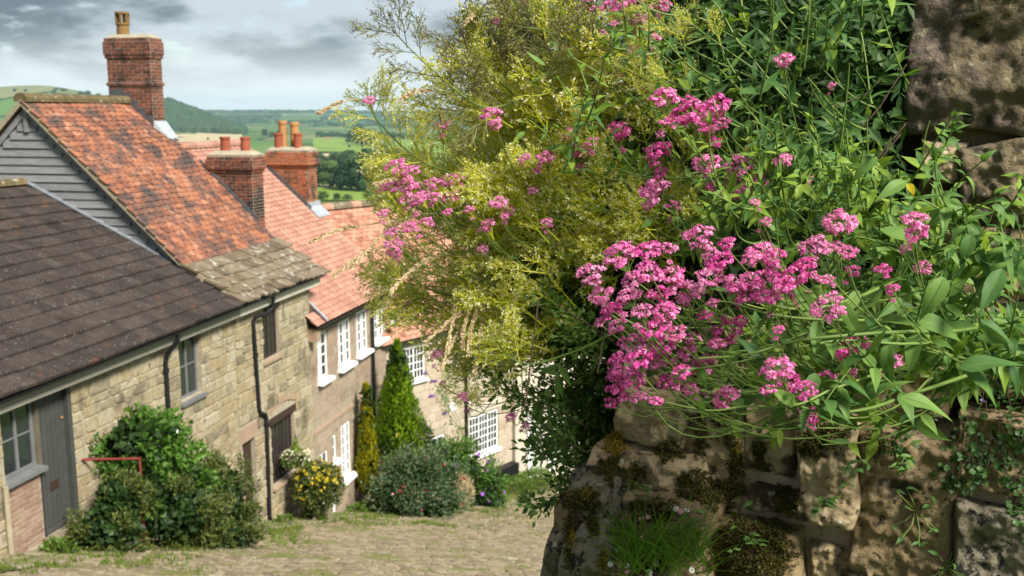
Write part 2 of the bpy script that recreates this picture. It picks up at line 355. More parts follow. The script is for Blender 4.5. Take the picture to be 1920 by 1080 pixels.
azs = [-180 + 6*i for i in range(22)] + [-48 + .75*i for i in range(128)] + [48 + 6*i for i in range(22)]
b = MB(); v = []
for r in rings:
    for a in azs:
        x = r*math.sin(R_(a)); y = r*math.cos(R_(a)); s = x*dS.x + y*dS.y - A0
        v.append((x, y, land(x, y) - (.35 if r < 45 else 0)))
na = len(azs)
b.add(v, [(i*na+j, i*na+(j+1) % na, (i+1)*na+(j+1) % na, (i+1)*na+j) for i in range(len(rings)-1) for j in range(na)])
def land_mat():
    global nt
    m = bpy.data.materials.new('farmland'); m.use_nodes = True; nt = m.node_tree; nt.nodes.clear()
    pos = N('ShaderNodeNewGeometry').outputs['Position']; p2 = mapv(pos, (.0042, .0021, 0), (.4, .2, 0))
    vo = N('ShaderNodeTexVoronoi'); L(p2, vo.inputs['Vector']); vo.inputs['Scale'].default_value = 1
    ve = N('ShaderNodeTexVoronoi', feature='DISTANCE_TO_EDGE'); L(p2, ve.inputs['Vector']); ve.inputs['Scale'].default_value = 1
    sp = N('ShaderNodeSeparateColor'); L(vo.outputs['Color'], sp.inputs[0])
    c = ramp(sp.outputs[0], [(.06,.13,.025),(.11,.20,.04),(.055,.115,.03),(.14,.22,.05),(.075,.14,.035),(.32,.27,.15),(.10,.17,.045)])
    c = mixc(mathn('MULTIPLY', noisen(pos, .02, 6), .5), c, (.08,.13,.04))
    c = mixc(smooth(ve.outputs['Distance'], .035, .015), c, (.02,.04,.018))
    bs_ = N('ShaderNodeBsdfPrincipled'); L(c, bs_.inputs['Base Color']); bs_.inputs['Roughness'].default_value = .95; bs_.inputs['Specular IOR Level'].default_value = .1
    o = N('ShaderNodeOutputMaterial'); L(bs_.outputs[0], o.inputs[0]); return m
M['land'] = land_mat()
terr = b.build('terrain', M['land'], smoothf=True); tag(terr, kind='structure')
for nm, cs in (('f_tan', [(.42,.34,.19),(.52,.43,.26)]), ('f_green', [(.10,.175,.045),(.14,.22,.06)]), ('f_bright', [(.16,.25,.04),(.21,.30,.06)]), ('f_dull', [(.115,.125,.045),(.16,.16,.06)]), ('f_mid', [(.08,.16,.04),(.11,.19,.05)])):
    M[nm] = mat(nm, cs, .2, .03, rough=.95, spec=.1, stretch=(1, .3, 1))
def field(px0, px1, y0, y1, m, name='field', lift=.8):
    # a field laid on the land between two distances and two bearings
    def rr(py):
        t = math.tan(PITCH + math.atan((py-CY)/FX)); lo, hi = 150., 4300.
        for _ in range(40):
            mid = (lo+hi)/2
            if -prof(mid-18)/mid > t: lo = mid
            else: hi = mid
        return lo
    r1, r0 = rr(y0), rr(y1); b = MB(); v = []; n = 10; k = 6
    for i in range(k+1):
        for j in range(n+1):
            u = j/n; px = px0 + (px1-px0)*u; a = math.atan((px-CX)/1928)
            edge = 6*math.sin(3*u+px0)
            r = r0 + (r1-r0)*i/k
            r *= 1 + .01*math.sin(u*5+px0)
            x, y = r*math.sin(a), r*math.cos(a); v.append((x, y, land(x, y) + lift))
    b.add(v, [(i*(n+1)+j, i*(n+1)+j+1, (i+1)*(n+1)+j+1, (i+1)*(n+1)+j) for i in range(k) for j in range(n)])
    return tag(b.build(name, m, smoothf=True), kind='structure')
field(200, 452, 250, 264, M['f_tan']); field(200, 560, 266, 292, M['f_green']); field(585, 700, 259, 284, M['f_bright'])
field(590, 705, 287, 299, M['f_tan']); field(560, 760, 352, 377, M['f_bright']); field(560, 720, 302, 322, M['f_green'])
field(740, 960, 262, 296, M['f_bright']); field(720, 940, 300, 330, M['f_green']); field(455, 585, 262, 270, M['f_mid'])

# street -----------------------------------------------------------------------
FR = basis(dS, nS, (0, 0, 1), P0)             # x along the house fronts, y into the houses, z up
def SW(s, dep, z): return P0 + dS*s + nS*dep + Vector((0, 0, z))
b = MB(); v = []; ss = [-32 + i*.8 for i in range(112)]; ds_ = [-9.5 + i*.8 for i in range(14)]
for s in ss:
    for q in ds_: v.append(SW(s, q, prof(s) + .03*mnoise.noise(Vector((s*.8, q*.8, 0)))))
nd = len(ds_); b.add(v, [(i*nd+j, (i+1)*nd+j, (i+1)*nd+j+1, i*nd+j+1) for i in range(len(ss)-1) for j in range(nd-1)])
street = b.build('street', M['street'], smoothf=True); tag(street, kind='structure')
CB = [unit_block(300+i, .14, .05) for i in range(6)]
for u in CB:   # turn the block so that its face looks up
    u.v = [(x, z, -y) for x, y, z in u.v]
CBm = meshes(CB, 'cobble', M['cobble']); CBu = [u.unit() for u in CB]
slope = math.atan(.345); cand = []
s = -9.8; row = 0
while s < 14:
    q = -8.6 + (row % 2)*.11
    while q < -.7 + .35*math.sin(s*1.3):
        wd = U(.15, .30); P = SW(s, q + wd/2, 0); zz = prof(s) + .03*mnoise.noise(Vector((s*.8, (q+wd/2)*.8, 0)))
        px, py = pr((P.x, P.y, zz))
        if px < 1080 and py < 1120: cand.append((math.hypot(P.x, P.y), s, q+wd/2, zz, wd, 0 <= px <= 1060 and py < 1085))
        q += wd + .012
    s += .135; row += 1
cand.sort(); bm = MB(); nobj = 0
for dd, s, q, zz, wd, inn in cand:
    sl = .345 if s < 5 else .25
    X = (dS + Vector((0, 0, -sl))).normalized(); Yv = nS; Z = X.cross(Yv)
    k = random.randrange(6); h = U(.03, .055)
    Mx = basis(Yv*(wd*.97), X*(.128*U(.9, 1.02)), -Z*-.035 if False else Z*.035, SW(s, q, zz - .035 + h*.55))
    Mx = basis((X + Z*U(-.12, .12))*(.120*U(.82, 1.0)), (Yv + Z*U(-.08, .08))*(wd*.93), Z*.045, SW(s, q, zz - .035 + h*.8))
    if inn and nobj < 300: obj('cobble', CBm[k], street, Mx); nobj += 1
    else: bm.mesh(CBu[k], Mx, random.random())
tag(bm.build('cobbles', M['cobble'], street), kind='stuff')
pav = MB(); v = []
for s in ss:
    for q in (-.95, -.02): v.append(SW(s, q, prof(s) + .045))
pav.add(v, [(2*i, 2*i+2, 2*i+3, 2*i+1) for i in range(len(ss)-1)])
pavement = pav.build('pavement', M['street']); tag(pavement, kind='structure')
FLm = meshes(CB, 'flagstone', M['flag'])
s = -8.
while s < 9:
    for q in (-.72, -.25):
        l = U(.35, .6); X = (dS + Vector((0, 0, -.345))).normalized()
        obj('flagstone', random.choice(FLm), pavement, basis(X*l*.95, nS*.44, X.cross(nS)*.05, SW(s+l/2, q + U(-.03, .03), prof(s+l/2) + .03)))
    s += U(.45, .62)

# ------------------------------------------------------------------ cottages
class House:
    def __init__(s, name, label, cat, FRM, O, group=None):
        s.F = FRM; s.O = Vector(O); s.root = thing(name, label, cat, M=FRM @ Matrix.Translation(O), group=group)
    def b(s, mb, name, mats, parent=None, **k): return mb.build(name, mats, parent or s.root, off=s.O, **k)
    def put(s, name, me, parent, Mx):
        Mx = Matrix.Translation(-s.O) @ Mx
        return obj(name, me, parent or s.root, Mx)
    def world(s, p): return s.F @ Vector(p)

def wall_front(mb, s0, s1, z0, z1, y, holes, reveal=.16, zb=None):
    xs = sorted({s0, s1, *[h[0] for h in holes], *[h[1] for h in holes]}); zs = sorted({z0, z1, *[h[2] for h in holes], *[h[3] for h in holes]})
    xs = [x for x in xs if s0 <= x <= s1]; zs = [z for z in zs if z0 <= z <= z1]
    for i in range(len(xs)-1):
        for j in range(len(zs)-1):
            cx, cz = (xs[i]+xs[i+1])/2, (zs[j]+zs[j+1])/2
            if any(h[0] < cx < h[1] and h[2] < cz < h[3] for h in holes): continue
            mb.add([(xs[i], y, zs[j]), (xs[i+1], y, zs[j]), (xs[i+1], y, zs[j+1]), (xs[i], y, zs[j+1])], [(0, 1, 2, 3)])
    for a, c, d, e in holes:
        mb.add([(a,y,d),(c,y,d),(c,y,e),(a,y,e),(a,y+reveal,d),(c,y+reveal,d),(c,y+reveal,e),(a,y+reveal,e)],
               [(0,4,5,1),(1,5,6,2),(2,6,7,3),(3,7,4,0)])
def lay_stones(H, wall, s0, s1, z0f, z1, y, holes, units, m, hr=(.15, .27), wr=(.22, .52), proud=.022, limit=300, gap=.016, skip=None):
    ms = meshes(units, 'stone', m); un = [u.unit() for u in units]; out = []
    z = z1
    while z > min(z0f(s0), z0f(s1)):
        h = U(*hr); x = s0 - U(0, .2)
        while x < s1:
            wd = U(*wr); a, c = max(x, s0), min(x+wd, s1); x += wd
            if c - a < .07: continue
            lo, hi = z-h, z
            if hi < z0f((a+c)/2) - .1: continue
            segs = [(a, c)]
            for hh in holes:
                if hi > hh[2]-.005 and lo < hh[3]+.005:
                    ns_ = []
                    for p, q in segs:
                        if q <= hh[0] or p >= hh[1]: ns_.append((p, q)); continue
                        if hh[0]-p > .06: ns_.append((p, hh[0]))
                        if q-hh[1] > .06: ns_.append((hh[1], q))
                    segs = ns_
            for p, q in segs: out.append(((p+q)/2, (lo+hi)/2, q-p-gap, h-gap))
        z -= h
    camd = [(H.world((q[0], y, q[1])).length / math.sqrt(q[2]*q[3]), q) for q in out]; camd.sort(key=lambda t: t[0])
    bm = MB()
    for i, (dd, (cx, cz, wd, h)) in enumerate(camd):
        k = random.randrange(len(units)); Mx = basis((wd, 0, 0), (0, proud*U(.6, 1.4), 0), (0, .0, h), (cx, y, cz))
        px = pr(H.world((cx, y, cz)))
        if i < limit and -40 < px[0] < 1960: H.put('stone', ms[k], wall, Mx)
        else: bm.mesh(un[k], Mx, random.random())
    if bm.v: tag(H.b(bm, 'stones', m, wall), kind='stuff')

def roof_tiles(H, roof, o, Uv_, Vv, ulen, vlen, gauge, wd, units, m, nobj, name='tile', lift=.06, jit=.006, stagger=True, und=.02, vis=None, uclip=None):
    Uv_ = Vector(Uv_).normalized(); Vv = Vector(Vv).normalized(); Nn = Uv_.cross(Vv).normalized(); o = Vector(o)
    if Nn.z < 0: Nn = -Nn
    ms = meshes(units, name, m); un = [u.unit() for u in units]; out = []
    nr = int(vlen/gauge); 
    for i in range(nr):
        x = (wd/2 if (i % 2 and stagger) else 0)
        while x < ulen + .01:
            c = o + Uv_*min(max(x, wd*.25), ulen - wd*.1) + Vv*(i*gauge + U(-jit, jit))
            und_ = und * mnoise.noise(Vector((x*.6, i*gauge*.7, o.z)))
            c = c + Nn*(und_ + U(0, jit*.5))
            V2 = (Vv - Nn*(lift + U(-.01, .01))).normalized(); V2 = (V2 + Uv_*U(-.012, .012)).normalized()
            N2 = Uv_.cross(V2); N2 = -N2 if N2.z < 0 else N2
            X2 = V2.cross(N2)
            out.append((H.world(c).length, basis(X2, V2, N2, c + Nn*lift*gauge*1.2)))
            x += wd
    out.sort(key=lambda t: t[0]); bm = MB(); k = 0
    for dd, Mx in out:
        px = pr(H.world(Mx.translation)); u = random.randrange(len(units))
        if k < nobj and -20 < px[0] < 1930 and -10 < px[1] < 1090 and (vis is None or vis(px)): H.put(name, ms[u], roof, Mx); k += 1
        else: bm.mesh(un[u], Mx, random.random())
    if bm.v: tag(H.b(bm, name + 's', m, roof), kind='stuff')

def window(H, s0, s1, z0, z1, y, m, lights=2, rows=2, cols=1, fw=.05, bw=.022, sill=None, sillout=.09, sillh=.07, curtain=False, label=None, skew=0, open_light=None):
    # a frame of jambs, head and mullions set in the reveal; panes, bars and the sill are its pieces
    f = MB(); y1 = y + .045
    f.box((s0, y, z0), (s0+fw, y1, z1)); f.box((s1-fw, y, z0), (s1, y1, z1))
    f.box((s0+fw, y+.002, z1-fw), (s1-fw, y1-.002, z1)); f.box((s0+fw, y+.002, z0), (s1-fw, y1-.002, z0+fw))
    lw = (s1-s0-2*fw)/lights
    for i in range(1, lights): f.box((s0+fw+lw*i-fw*.45, y+.001, z0+fw), (s0+fw+lw*i+fw*.45, y1-.001, z1-fw))
    W = H.b(f, 'window', m)
    if label: W['label'] = label
    for i in range(lights):
        a, c = s0+fw+lw*i+(fw*.45 if i else 0), s0+fw+lw*(i+1)-(fw*.45 if i < lights-1 else 0)
        p = MB(); p.box((a, y+.024, z0+fw), (c, y+.030, z1-fw), random.random()); H.b(p, 'pane', M['glass'], W)
        if curtain:
            cu = MB(); n = 14; v = []
            for j in range(n+1):
                x = a + (c-a)*(.02 + .42*j/n); yy = y + .016 + .004*math.sin(j*2.2)
                v += [(x, yy, z0+fw), (x, yy, z1-fw)]
            cu.add(v, [(2*j, 2*j+2, 2*j+3, 2*j+1) for j in range(n)]); H.b(cu, 'curtain', M['curtain'], W)
        for r in range(1, rows):
            g = MB(); zz = z0+fw+(z1-z0-2*fw)*r/rows; g.box((a, y+.008, zz-bw/2), (c, y+.036, zz+bw/2)); H.b(g, 'glazing_bar', m, W)
        for r in range(1, cols):
            g = MB(); xx = a+(c-a)*r/cols; g.box((xx-bw/2, y+.006, z0+fw), (xx+bw/2, y+.038, z1-fw)); H.b(g, 'glazing_bar', m, W)
    if sill:
        g = MB(); q = -sillout
        g.hexa([(s0-.07, q, z0-sillh-.012), (s1+.07, q, z0-sillh-.012), (s1+.07, y+.04, z0-sillh), (s0-.07, y+.04, z0-sillh),
                (s0-.07, q, z0-.025), (s1+.07, q, z0-.025), (s1+.07, y+.04, z0-.002), (s0-.07, y+.04, z0-.002)])
        H.b(g, 'sill', sill, W)
    return W

def brick_face(H, par, me, un, o, u, v, nrm, wlen, hlen, bm, budget, bl=.225, bh=.075, gap=.017, proud=.010, z_skip=()):
    o, u, v, nrm = Vector(o), Vector(u), Vector(v), Vector(nrm); r = 0; z = 0
    while z + bh <= hlen + .02:
        x = -(bl/2 if r % 2 else 0)
        while x < wlen - .02:
            a, c = max(0, x), min(wlen, x+bl); x += bl
            if c - a < .05: continue
            Mx = basis(u*(c-a-gap), -nrm*proud*U(.7, 1.3), v*(bh-gap), o + u*((a+c)/2) + v*(z+bh/2))
            k = random.randrange(4)
            if budget[0] > 0: H.put('brick', me[k], par, Mx); budget[0] -= 1
            else: bm.mesh(un[k], Mx, random.random())
        z += bh; r += 1
def chimney(H, s0, s1, y0, y1, z0, z1, m, bands, pots, flash=None, splay=0, label=None, band_z=None):
    # s along the fronts, y into the house; the faces seen from the street are -s and -y
    core = MB(); core.box((s0, y0, z0), (s1, y1, z1))
    C = H.b(core, 'chimney', M['brick_mortar'])
    if label: C['label'] = label
    me = meshes(BRICK, 'brick', m); un = [u.unit() for u in BRICK]; bm = MB(); bud = [290]
    zlo = z0
    for (za, zb, pj) in [(zlo, z1, 0)] + bands:
        if pj:
            k = MB(); k.box((s0-pj, y0-pj, za), (s1+pj, y1+pj, zb)); H.b(k, 'corbel', M['brick_mortar'], C)
        h = zb - za
        brick_face(H, C, me, un, (s0-pj, y1+pj, za), (0,-1,0), (0,0,1), (-1,0,0), y1-y0+2*pj, h, bm, bud)
        brick_face(H, C, me, un, (s0-pj, y0-pj, za), (1,0,0), (0,0,1), (0,-1,0), s1-s0+2*pj, h, bm, bud)
        none = [0]
        brick_face(H, C, me, un, (s1+pj, y0-pj, za), (0,1,0), (0,0,1), (1,0,0), y1-y0+2*pj, h, bm, none)
        brick_face(H, C, me, un, (s1+pj, y1+pj, za), (-1,0,0), (0,0,1), (0,1,0), s1-s0+2*pj, h, bm, none)
    if bm.v: tag(H.b(bm, 'bricks', m, C), kind='stuff')
    cap = MB(); e = max([q[2] for q in bands] + [0])*.6; sm, ym = (s0+s1)/2, (y0+y1)/2
    cap.hexa([(s0-e,y0-e,z1),(s1+e,y0-e,z1),(s1+e,y1+e,z1),(s0-e,y1+e,z1),(s0+.1,y0+.12,z1+.09),(s1-.1,y0+.12,z1+.09),(s1-.1,y1-.12,z1+.09),(s0+.1,y1-.12,z1+.09)])
    H.b(cap, 'mortar_cap', M['mortar'], C)
    for (ps, py, hh, rr, pm, crown) in pots:
        q = MB(); z = z1 + .03
        pf = [(rr*1.02, 0), (rr*.97, hh*.5), (rr*.93, hh*.86), (rr*1.1, hh*.87), (rr*1.12, hh*.97), (rr*1.0, hh), (rr*.8, hh), (rr*.78, hh*.5)]
        q.lathe(pf, 16, (ps, py, z))
        if crown:
            for j in range(6):
                an = j*math.pi/3 + .3; cx, cy = ps+rr*.92*math.cos(an), py+rr*.92*math.sin(an)
                q.box((cx-.02, cy-.02, z+hh), (cx+.02, cy+.02, z+hh+.2))
            q.lathe([(rr*1.12, hh+.2), (rr*1.14, hh+.245), (.02, hh+.26)], 16, (ps, py, z)); q.lathe([(.02, hh+.198), (rr*1.12, hh+.2)], 16, (ps, py, z))
        H.b(q, 'chimney_pot', M[pm], C, smoothf=False)
    return C

def gutter(H, s0, s1, y, z, r=.055, m='black', name='gutter'):
    g = MB(); n = 7; v = []
    for s in (s0, s1):
        for k in range(n+1):
            a = math.pi*k/n; v.append((s, y + r*math.cos(a), z - r*math.sin(a)))
        for k in range(n, -1, -1):
            a = math.pi*k/n; v.append((s, y + (r-.008)*math.cos(a), z - (r-.008)*math.sin(a)))
    k2 = 2*(n+1); g.add(v, [(i, (i+1) % k2, k2+(i+1) % k2, k2+i) for i in range(k2)] + [tuple(range(k2))[::-1]])
    return H.b(g, name, M[m])
def pipe(H, pts, r=.042, m='black', name='downpipe', clips=()):
    g = MB(); g.tube(pts, r, 8, cap=True); P = H.b(g, name, M[m], smoothf=False)
    for (x, y, z) in clips:
        c = MB(); c.tube([(x, y, z-.035), (x, y, z+.035)], r*1.35, 8, cap=True); c.box((x-.015, y, z-.02), (x+.015, .0, z+.02)); H.b(c, 'pipe_bracket', M[m], P)
    return P
def plank_door(H, s0, s1, z0, z1, y, m, n=5, name='door', handle=True):
    d = MB(); d.box((s0, y+.02, z0), (s1, y+.05, z1)); D = H.b(d, name, m)
    for i in range(n):
        a, c = s0+(s1-s0)*i/n+.004, s0+(s1-s0)*(i+1)/n-.004; p = MB(); p.box((a, y, z0+.01), (c, y+.019, z1-.005), random.random()); H.b(p, 'plank', m, D)
    return D

# near cottage with the dark tiled roof ------------------------------------------------
gz = lambda s: prof(s) - .1
H1 = House('stone_cottage', 'low honey stone cottage with dark ribbed roof tiles and grey boarded door', 'cottage', FR, (-4, 2.5, prof(-4)))
hol1 = [(-6.98,-6.22,-5.0,-3.9), (-6.22,-5.52,-6.06,-3.9), (-2.47,-1.74,-5.12,-3.93), (-7.02,-6.22,-6.1,-5.0)]
b = MB(); zt = -3.72
wall_front(b, -9.6, -.42, -8.4, zt, 0, hol1)
b.add([(-9.6,0,-7),(-9.6,9,-7),(-9.6,9,zt),(-9.6,4.5,-1.5),(-9.6,0,zt)], [(0,4,3,2,1)]); b.add([(-9.6,9,-8),(-.42,9,-8),(-.42,9,zt),(-9.6,9,zt)], [(0,3,2,1)])
W1 = H1.b(b, 'wall', M['mortar'])
lay_stones(H1, W1, -9.6, -.42, gz, zt, 0, hol1, STONE, M['stone1'], hr=(.11, .27), wr=(.14, .55), limit=290)
rf = MB(); sl = .485
def rz1(y): return -3.70 + sl*(y+.27)
rf.slab([(-9.75, -.27, rz1(-.27)), (-.42, -.27, rz1(-.27)), (-.42, 4.5, rz1(4.5)), (-9.75, 4.5, rz1(4.5))], .09)
rf.slab([(-9.75, 4.5, rz1(4.5)), (-.42, 4.5, rz1(4.5)), (-.42, 9.27, rz1(-.27)), (-9.75, 9.27, rz1(-.27))], .09)
RF1 = H1.b(rf, 'roof', M['underlay'])
tl = math.hypot(4.77, 4.77*sl)
roof_tiles(H1, RF1, (-9.75, -.31, rz1(-.31)), (1,0,0), (0,1,sl), 9.28, tl+.02, .335, .30, [rib_tile(.297, .40, .03, 4)], [M['tile1'], M['tile1_rib_shade']], 290, lift=.115, jit=.007, stagger=False, und=.035)
rd = MB()
for i in range(20):
    s = -9.7 + i*.465; k = rd; v = []
    for ss_ in (s, s+.455):
        for j in range(7):
            a = math.pi*j/6; v.append((ss_, 4.5 + .16*math.cos(a), rz1(4.5) - .02 + .12*math.sin(a)))
    q = MB(); q.add(v, [(j, j+1, 7+j+1, 7+j) for j in range(6)] + [(0,1,2,3,4,5,6)]); H1.b(q, 'ridge_tile', M['ridge2' if i > 17 else 'tile1'], RF1)
fl = MB()   # stepped lead flashing where the roof meets the boarded gable
for i in range(16):
    y0, y1 = -.3 + i*.3, -.3 + (i+1)*.3
    fl.hexa([(-.53, y0, rz1(y0)+.055), (-.40, y0, rz1(y0)+.075), (-.40, y1, rz1(y1)+.065), (-.50, y1, rz1(y1)+.045), (-.53, y0, rz1(y0)+.085), (-.40, y0, rz1(y0)+.14), (-.40, y1, rz1(y1)+.11), (-.50, y1, rz1(y1)+.07)], .1)
H1.b(fl, 'flashing', M['lead_mid'], RF1)
pipe(H1, [(-7.06, -.06, -5.0), (-7.06, -.06, -6.3)], .04, 'barge', 'corner_post')
f = MB(); f.box((-9.7, -.2, -3.93), (-.5, -.17, -3.74)); f.box((-9.7, -.17, -3.93), (-.5, -.001, -3.91)); H1.b(f, 'fascia', M['fascia1'])
gutter(H1, -9.75, -.55, -.30, -3.70)
pipe(H1, [(-2.95, -.30, -3.76), (-2.95, -.29, -3.86), (-2.99, -.09, -4.12), (-3.0, -.06, -4.25), (-3.0, -.06, -7.4)], clips=[(-3.0, -.06, -4.4), (-3.0, -.06, -6.0)])
window(H1, -6.98, -6.26, -4.98, -3.92, .07, M['greyframe'], 2, 2, 1, fw=.055, sill=M['greyframe'], sillout=.07, curtain=False, label='grey two light casement beside the boarded door')
window(H1, -2.47, -1.74, -5.12, -3.94, .08, M['greyframe'], 2, 2, 1, fw=.05, sill=M['greyframe'], sillout=.08, label='grey four pane window under the eaves')
D = plank_door(H1, -6.2, -5.6, -6.0, -3.93, .06, M['grey_paint'], 6)
lb = MB(); lb.box((-6.02, .045, -5.46), (-5.84, .058, -5.33)); H1.b(lb, 'letter_plate', M['brown_wood'], D)
kn = MB(); kn.lathe([(.0, 0), (.02, .004), (.02, .02), (0, .026)], 8, (0, 0, 0)); kn.v = [(x-5.66, -z+.058, y-4.45) for x, y, z in kn.v]; H1.b(kn, 'door_knob', M['potbuff'], D)
fr = MB(); fr.box((-5.6, -.02, -6.1), (-5.51, .08, -3.93)); fr.box((-6.24, .0, -6.06), (-6.2, .08, -5.0)); fr.box((-6.24, -.005, -6.06), (-5.6, .05, -5.99)); H1.b(fr, 'door_frame', M['grey_paint'])
st = MB(); st.box((-6.3, -.24, -6.22), (-5.5, -.005, -6.075)); H1.b(st, 'doorstep', M['flag'])
pn = MB(); pn.box((-6.98, .02, -6.4), (-6.26, .06, -5.08)); PN = H1.b(pn, 'brick_panel', M['brick_mortar'])
bud = [140]; bm = MB(); brick_face(H1, PN, meshes(BRICK, 'brick', M['brick_pale']), [u.unit() for u in BRICK], (-6.98, .02, -6.35), (1,0,0), (0,0,1), (0,-1,0), .72, 1.26, bm, bud)

# middle cottage with orange tiles ------------------------------------------------------
H2 = House('stone_cottage', 'two storey stone cottage with mottled orange tiles, boarded gable and dark leaded windows', 'cottage', FR, (1.5, 2.5, prof(1.5)))
hol2 = [(.78,1.54,-5.15,-3.95), (.97,2.12,-8.0,-6.62), (-.31,.25,-8.75,-6.62)]
zt2 = -3.74
def r2(y): return -3.66 + .60*(y+.27) if y < .93 else -2.94 + .945*(y-.93)
YR = 4.3; ZR = r2(YR)
b = MB(); wall_front(b, -.4, 3.16, -10.2, zt2, 0, hol2, .14)
b.add([(-.4,0,-8.6),(-.4,8.6,-8.6),(-.4,8.6,-3.8),(-.4,7.7,r2(.93)-.16),(-.4,YR,ZR-.16),(-.4,.93,r2(.93)-.16),(-.4,0,-3.74)], [(0,6,5,4,3,2,1)])
b.add([(3.16,0,-10.2),(3.16,8.6,-10.2),(3.16,8.6,-3.8),(3.16,7.7,r2(.93)-.16),(3.16,YR,ZR-.16),(3.16,.93,r2(.93)-.16),(3.16,0,-3.74)], [(0,1,2,3,4,5,6)])
W2 = H2.b(b, 'wall', M['mortar'])
hs2 = hol2 + [(.86,2.22,-6.62,-6.28), (-.42,.36,-6.62,-6.3)]
lay_stones(H2, W2, -.4, 3.16, gz, zt2, 0, hs2, STONE, M['stone1'], hr=(.13, .30), wr=(.18, .58), limit=270, proud=.026)
lt = MB(); lt.box((-.42, -.015, -6.615), (.36, .1, -6.31)); H2.b(lt, 'lintel', M['lintel'], W2)
for i in range(9):     # relieving arch over the lower window
    t0, t1 = i/9, (i+1)/9
    def arc(t, o): 
        x = .80 + 1.5*t; return (x, -.03, -6.42 + .17*math.sin(math.pi*t) + o)
    q = MB(); a0, a1 = arc(t0, 0), arc(t1, 0); e = .008
    q.hexa([(a0[0]+e,-.03,a0[2]),(a1[0]-e,-.03,a1[2]),(a1[0]-e,.05,a1[2]),(a0[0]+e,.05,a0[2]),(a0[0]+e,-.03,a0[2]+.15),(a1[0]-e,-.03,a1[2]+.15),(a1[0]-e,.05,a1[2]+.15),(a0[0]+e,.05,a0[2]+.15)])
    H2.b(q, 'arch_stone', M['lintel'], W2)
lt = MB(); lt.box((.90, -.035, -6.62), (2.2, .1, -6.47)); H2.b(lt, 'timber_lintel', M['brown_wood'], W2)
rf = MB()
for (ya, yb) in ((-.27, .93), (.93, YR)):
    rf.slab([(-.55,ya,r2(ya)),(3.45,ya,r2(ya)),(3.45,yb,r2(yb)),(-.55,yb,r2(yb))], .08)
    rf.slab([(-.55,8.6-yb,r2(yb)),(3.45,8.6-yb,r2(yb)),(3.45,8.6-ya,r2(ya)),(-.55,8.6-ya,r2(ya))], .08)
RF2 = H2.b(rf, 'roof', M['underlay'])
vl = math.hypot(YR-.93, ZR-r2(.93))
tu = [tile_unit(.205, .24, .018, .012, seed=i, chip=.006) for i in range(5)]
roof_tiles(H2, RF2, (-.56, .90, r2(.93)-.01), (1,0,0), (0,1,.945), 4.02, vl+.02, .138, .208, tu, M['tile2'], 296, lift=.10, jit=.008, und=.05)
su = [tile_unit(.39, .42, .045, .004, seed=20+i, chip=.03) for i in range(6)]
roof_tiles(H2, RF2, (-.56, -.33, r2(-.33)), (1,0,0), (0,1,.60), 4.02, 1.45, .27, .40, su, M['slate2'], 90, name='stone_slate', lift=.15, jit=.03, und=.03)
for i in range(10):
    s = -.58 + i*.405; q = MB(); v = []
    for ss_, g in ((s, 1.04), (s+.40, .98)):
        for j in range(7):
            a = math.pi*(-.1 + 1.2*j/6); v.append((ss_, YR + .15*g*math.cos(a), ZR + .02 + .13*g*math.sin(a)))
    q.add(v, [(j, j+1, 7+j+1, 7+j) for j in range(6)] + [(0,1,2,3,4,5,6)]); H2.b(q, 'ridge_tile', M['ridge2'], RF2)
bg = MB()      # bargeboards up both slopes of the near gable
def strip(mb, x0, x1, y0, z0, y1, z1, h):
    mb.hexa([(x0,y0,z0-h),(x1,y0,z0-h),(x1,y1,z1-h),(x0,y1,z1-h),(x0,y0,z0),(x1,y0,z0),(x1,y1,z1),(x0,y1,z1)])
BB = MB(); strip(BB, -.585, -.55, .93, r2(.93)+.03, YR, ZR+.03, .13); strip(BB, -.585, -.55, -.27, r2(-.27)+.03, .93, r2(.93)+.03, .13)
strip(BB, -.585, -.55, 7.67, r2(.93)+.03, YR, ZR+.03, .13); H2.b(BB, 'bargeboard', M['barge'], RF2)
BB = MB(); strip(BB, -.47, -.44, .93, r2(.93)-.12, YR, ZR-.12, .16); strip(BB, -.47, -.44, 7.67, r2(.93)-.12, YR, ZR-.12, .16); BB.box((-.49, YR-.06, ZR-.62), (-.43, YR+.04, ZR-.1)); H2.b(BB, 'inner_rafter', M['board'], RF2)
GB = MB(); GB.box((-.405, .3, -4.2), (-.402, 8.3, -4.1)); G2 = H2.b(GB, 'boarded_gable', M['board'])
z = -4.2
while z < ZR - .35:
    def yl(zz): return (.93 + (zz+.2-r2(.93))/.945) if zz+.2 > r2(.93) else max(.05, (zz+.2+3.66)/.6-.27)
    h = .168; a = yl(z+h); ys = [a]; c = 8.6 - a; 
    cuts = [a] + sorted(U(a+.3, c-.3) for _ in range(2 if c-a > 4 else 0)) + [c]
    for i in range(len(cuts)-1):
        if cuts[i+1]-cuts[i] < .1: continue
        q = MB(); t = U(0, .006)
        q.hexa([(-.46-t,cuts[i]+.003,z-.02),(-.41,cuts[i]+.003,z-.02),(-.41,cuts[i+1]-.003,z-.02),(-.46-t,cuts[i+1]-.003,z-.02),(-.43,cuts[i]+.003,z+h),(-.41,cuts[i]+.003,z+h),(-.41,cuts[i+1]-.003,z+h),(-.43,cuts[i+1]-.003,z+h)])
        H2.b(q, 'plank', M['board'], G2)
    z += h
f = MB(); f.box((-.5, -.2, -3.93), (3.4, -.17, -3.68)); f.box((-.5, -.17, -3.93), (3.4, -.001, -3.91)); H2.b(f, 'fascia', M['fascia'])
gutter(H2, -.55, 1.0, -.31, -3.69); gutter(H2, 1.0, 3.45, -.31, -3.69, .045)
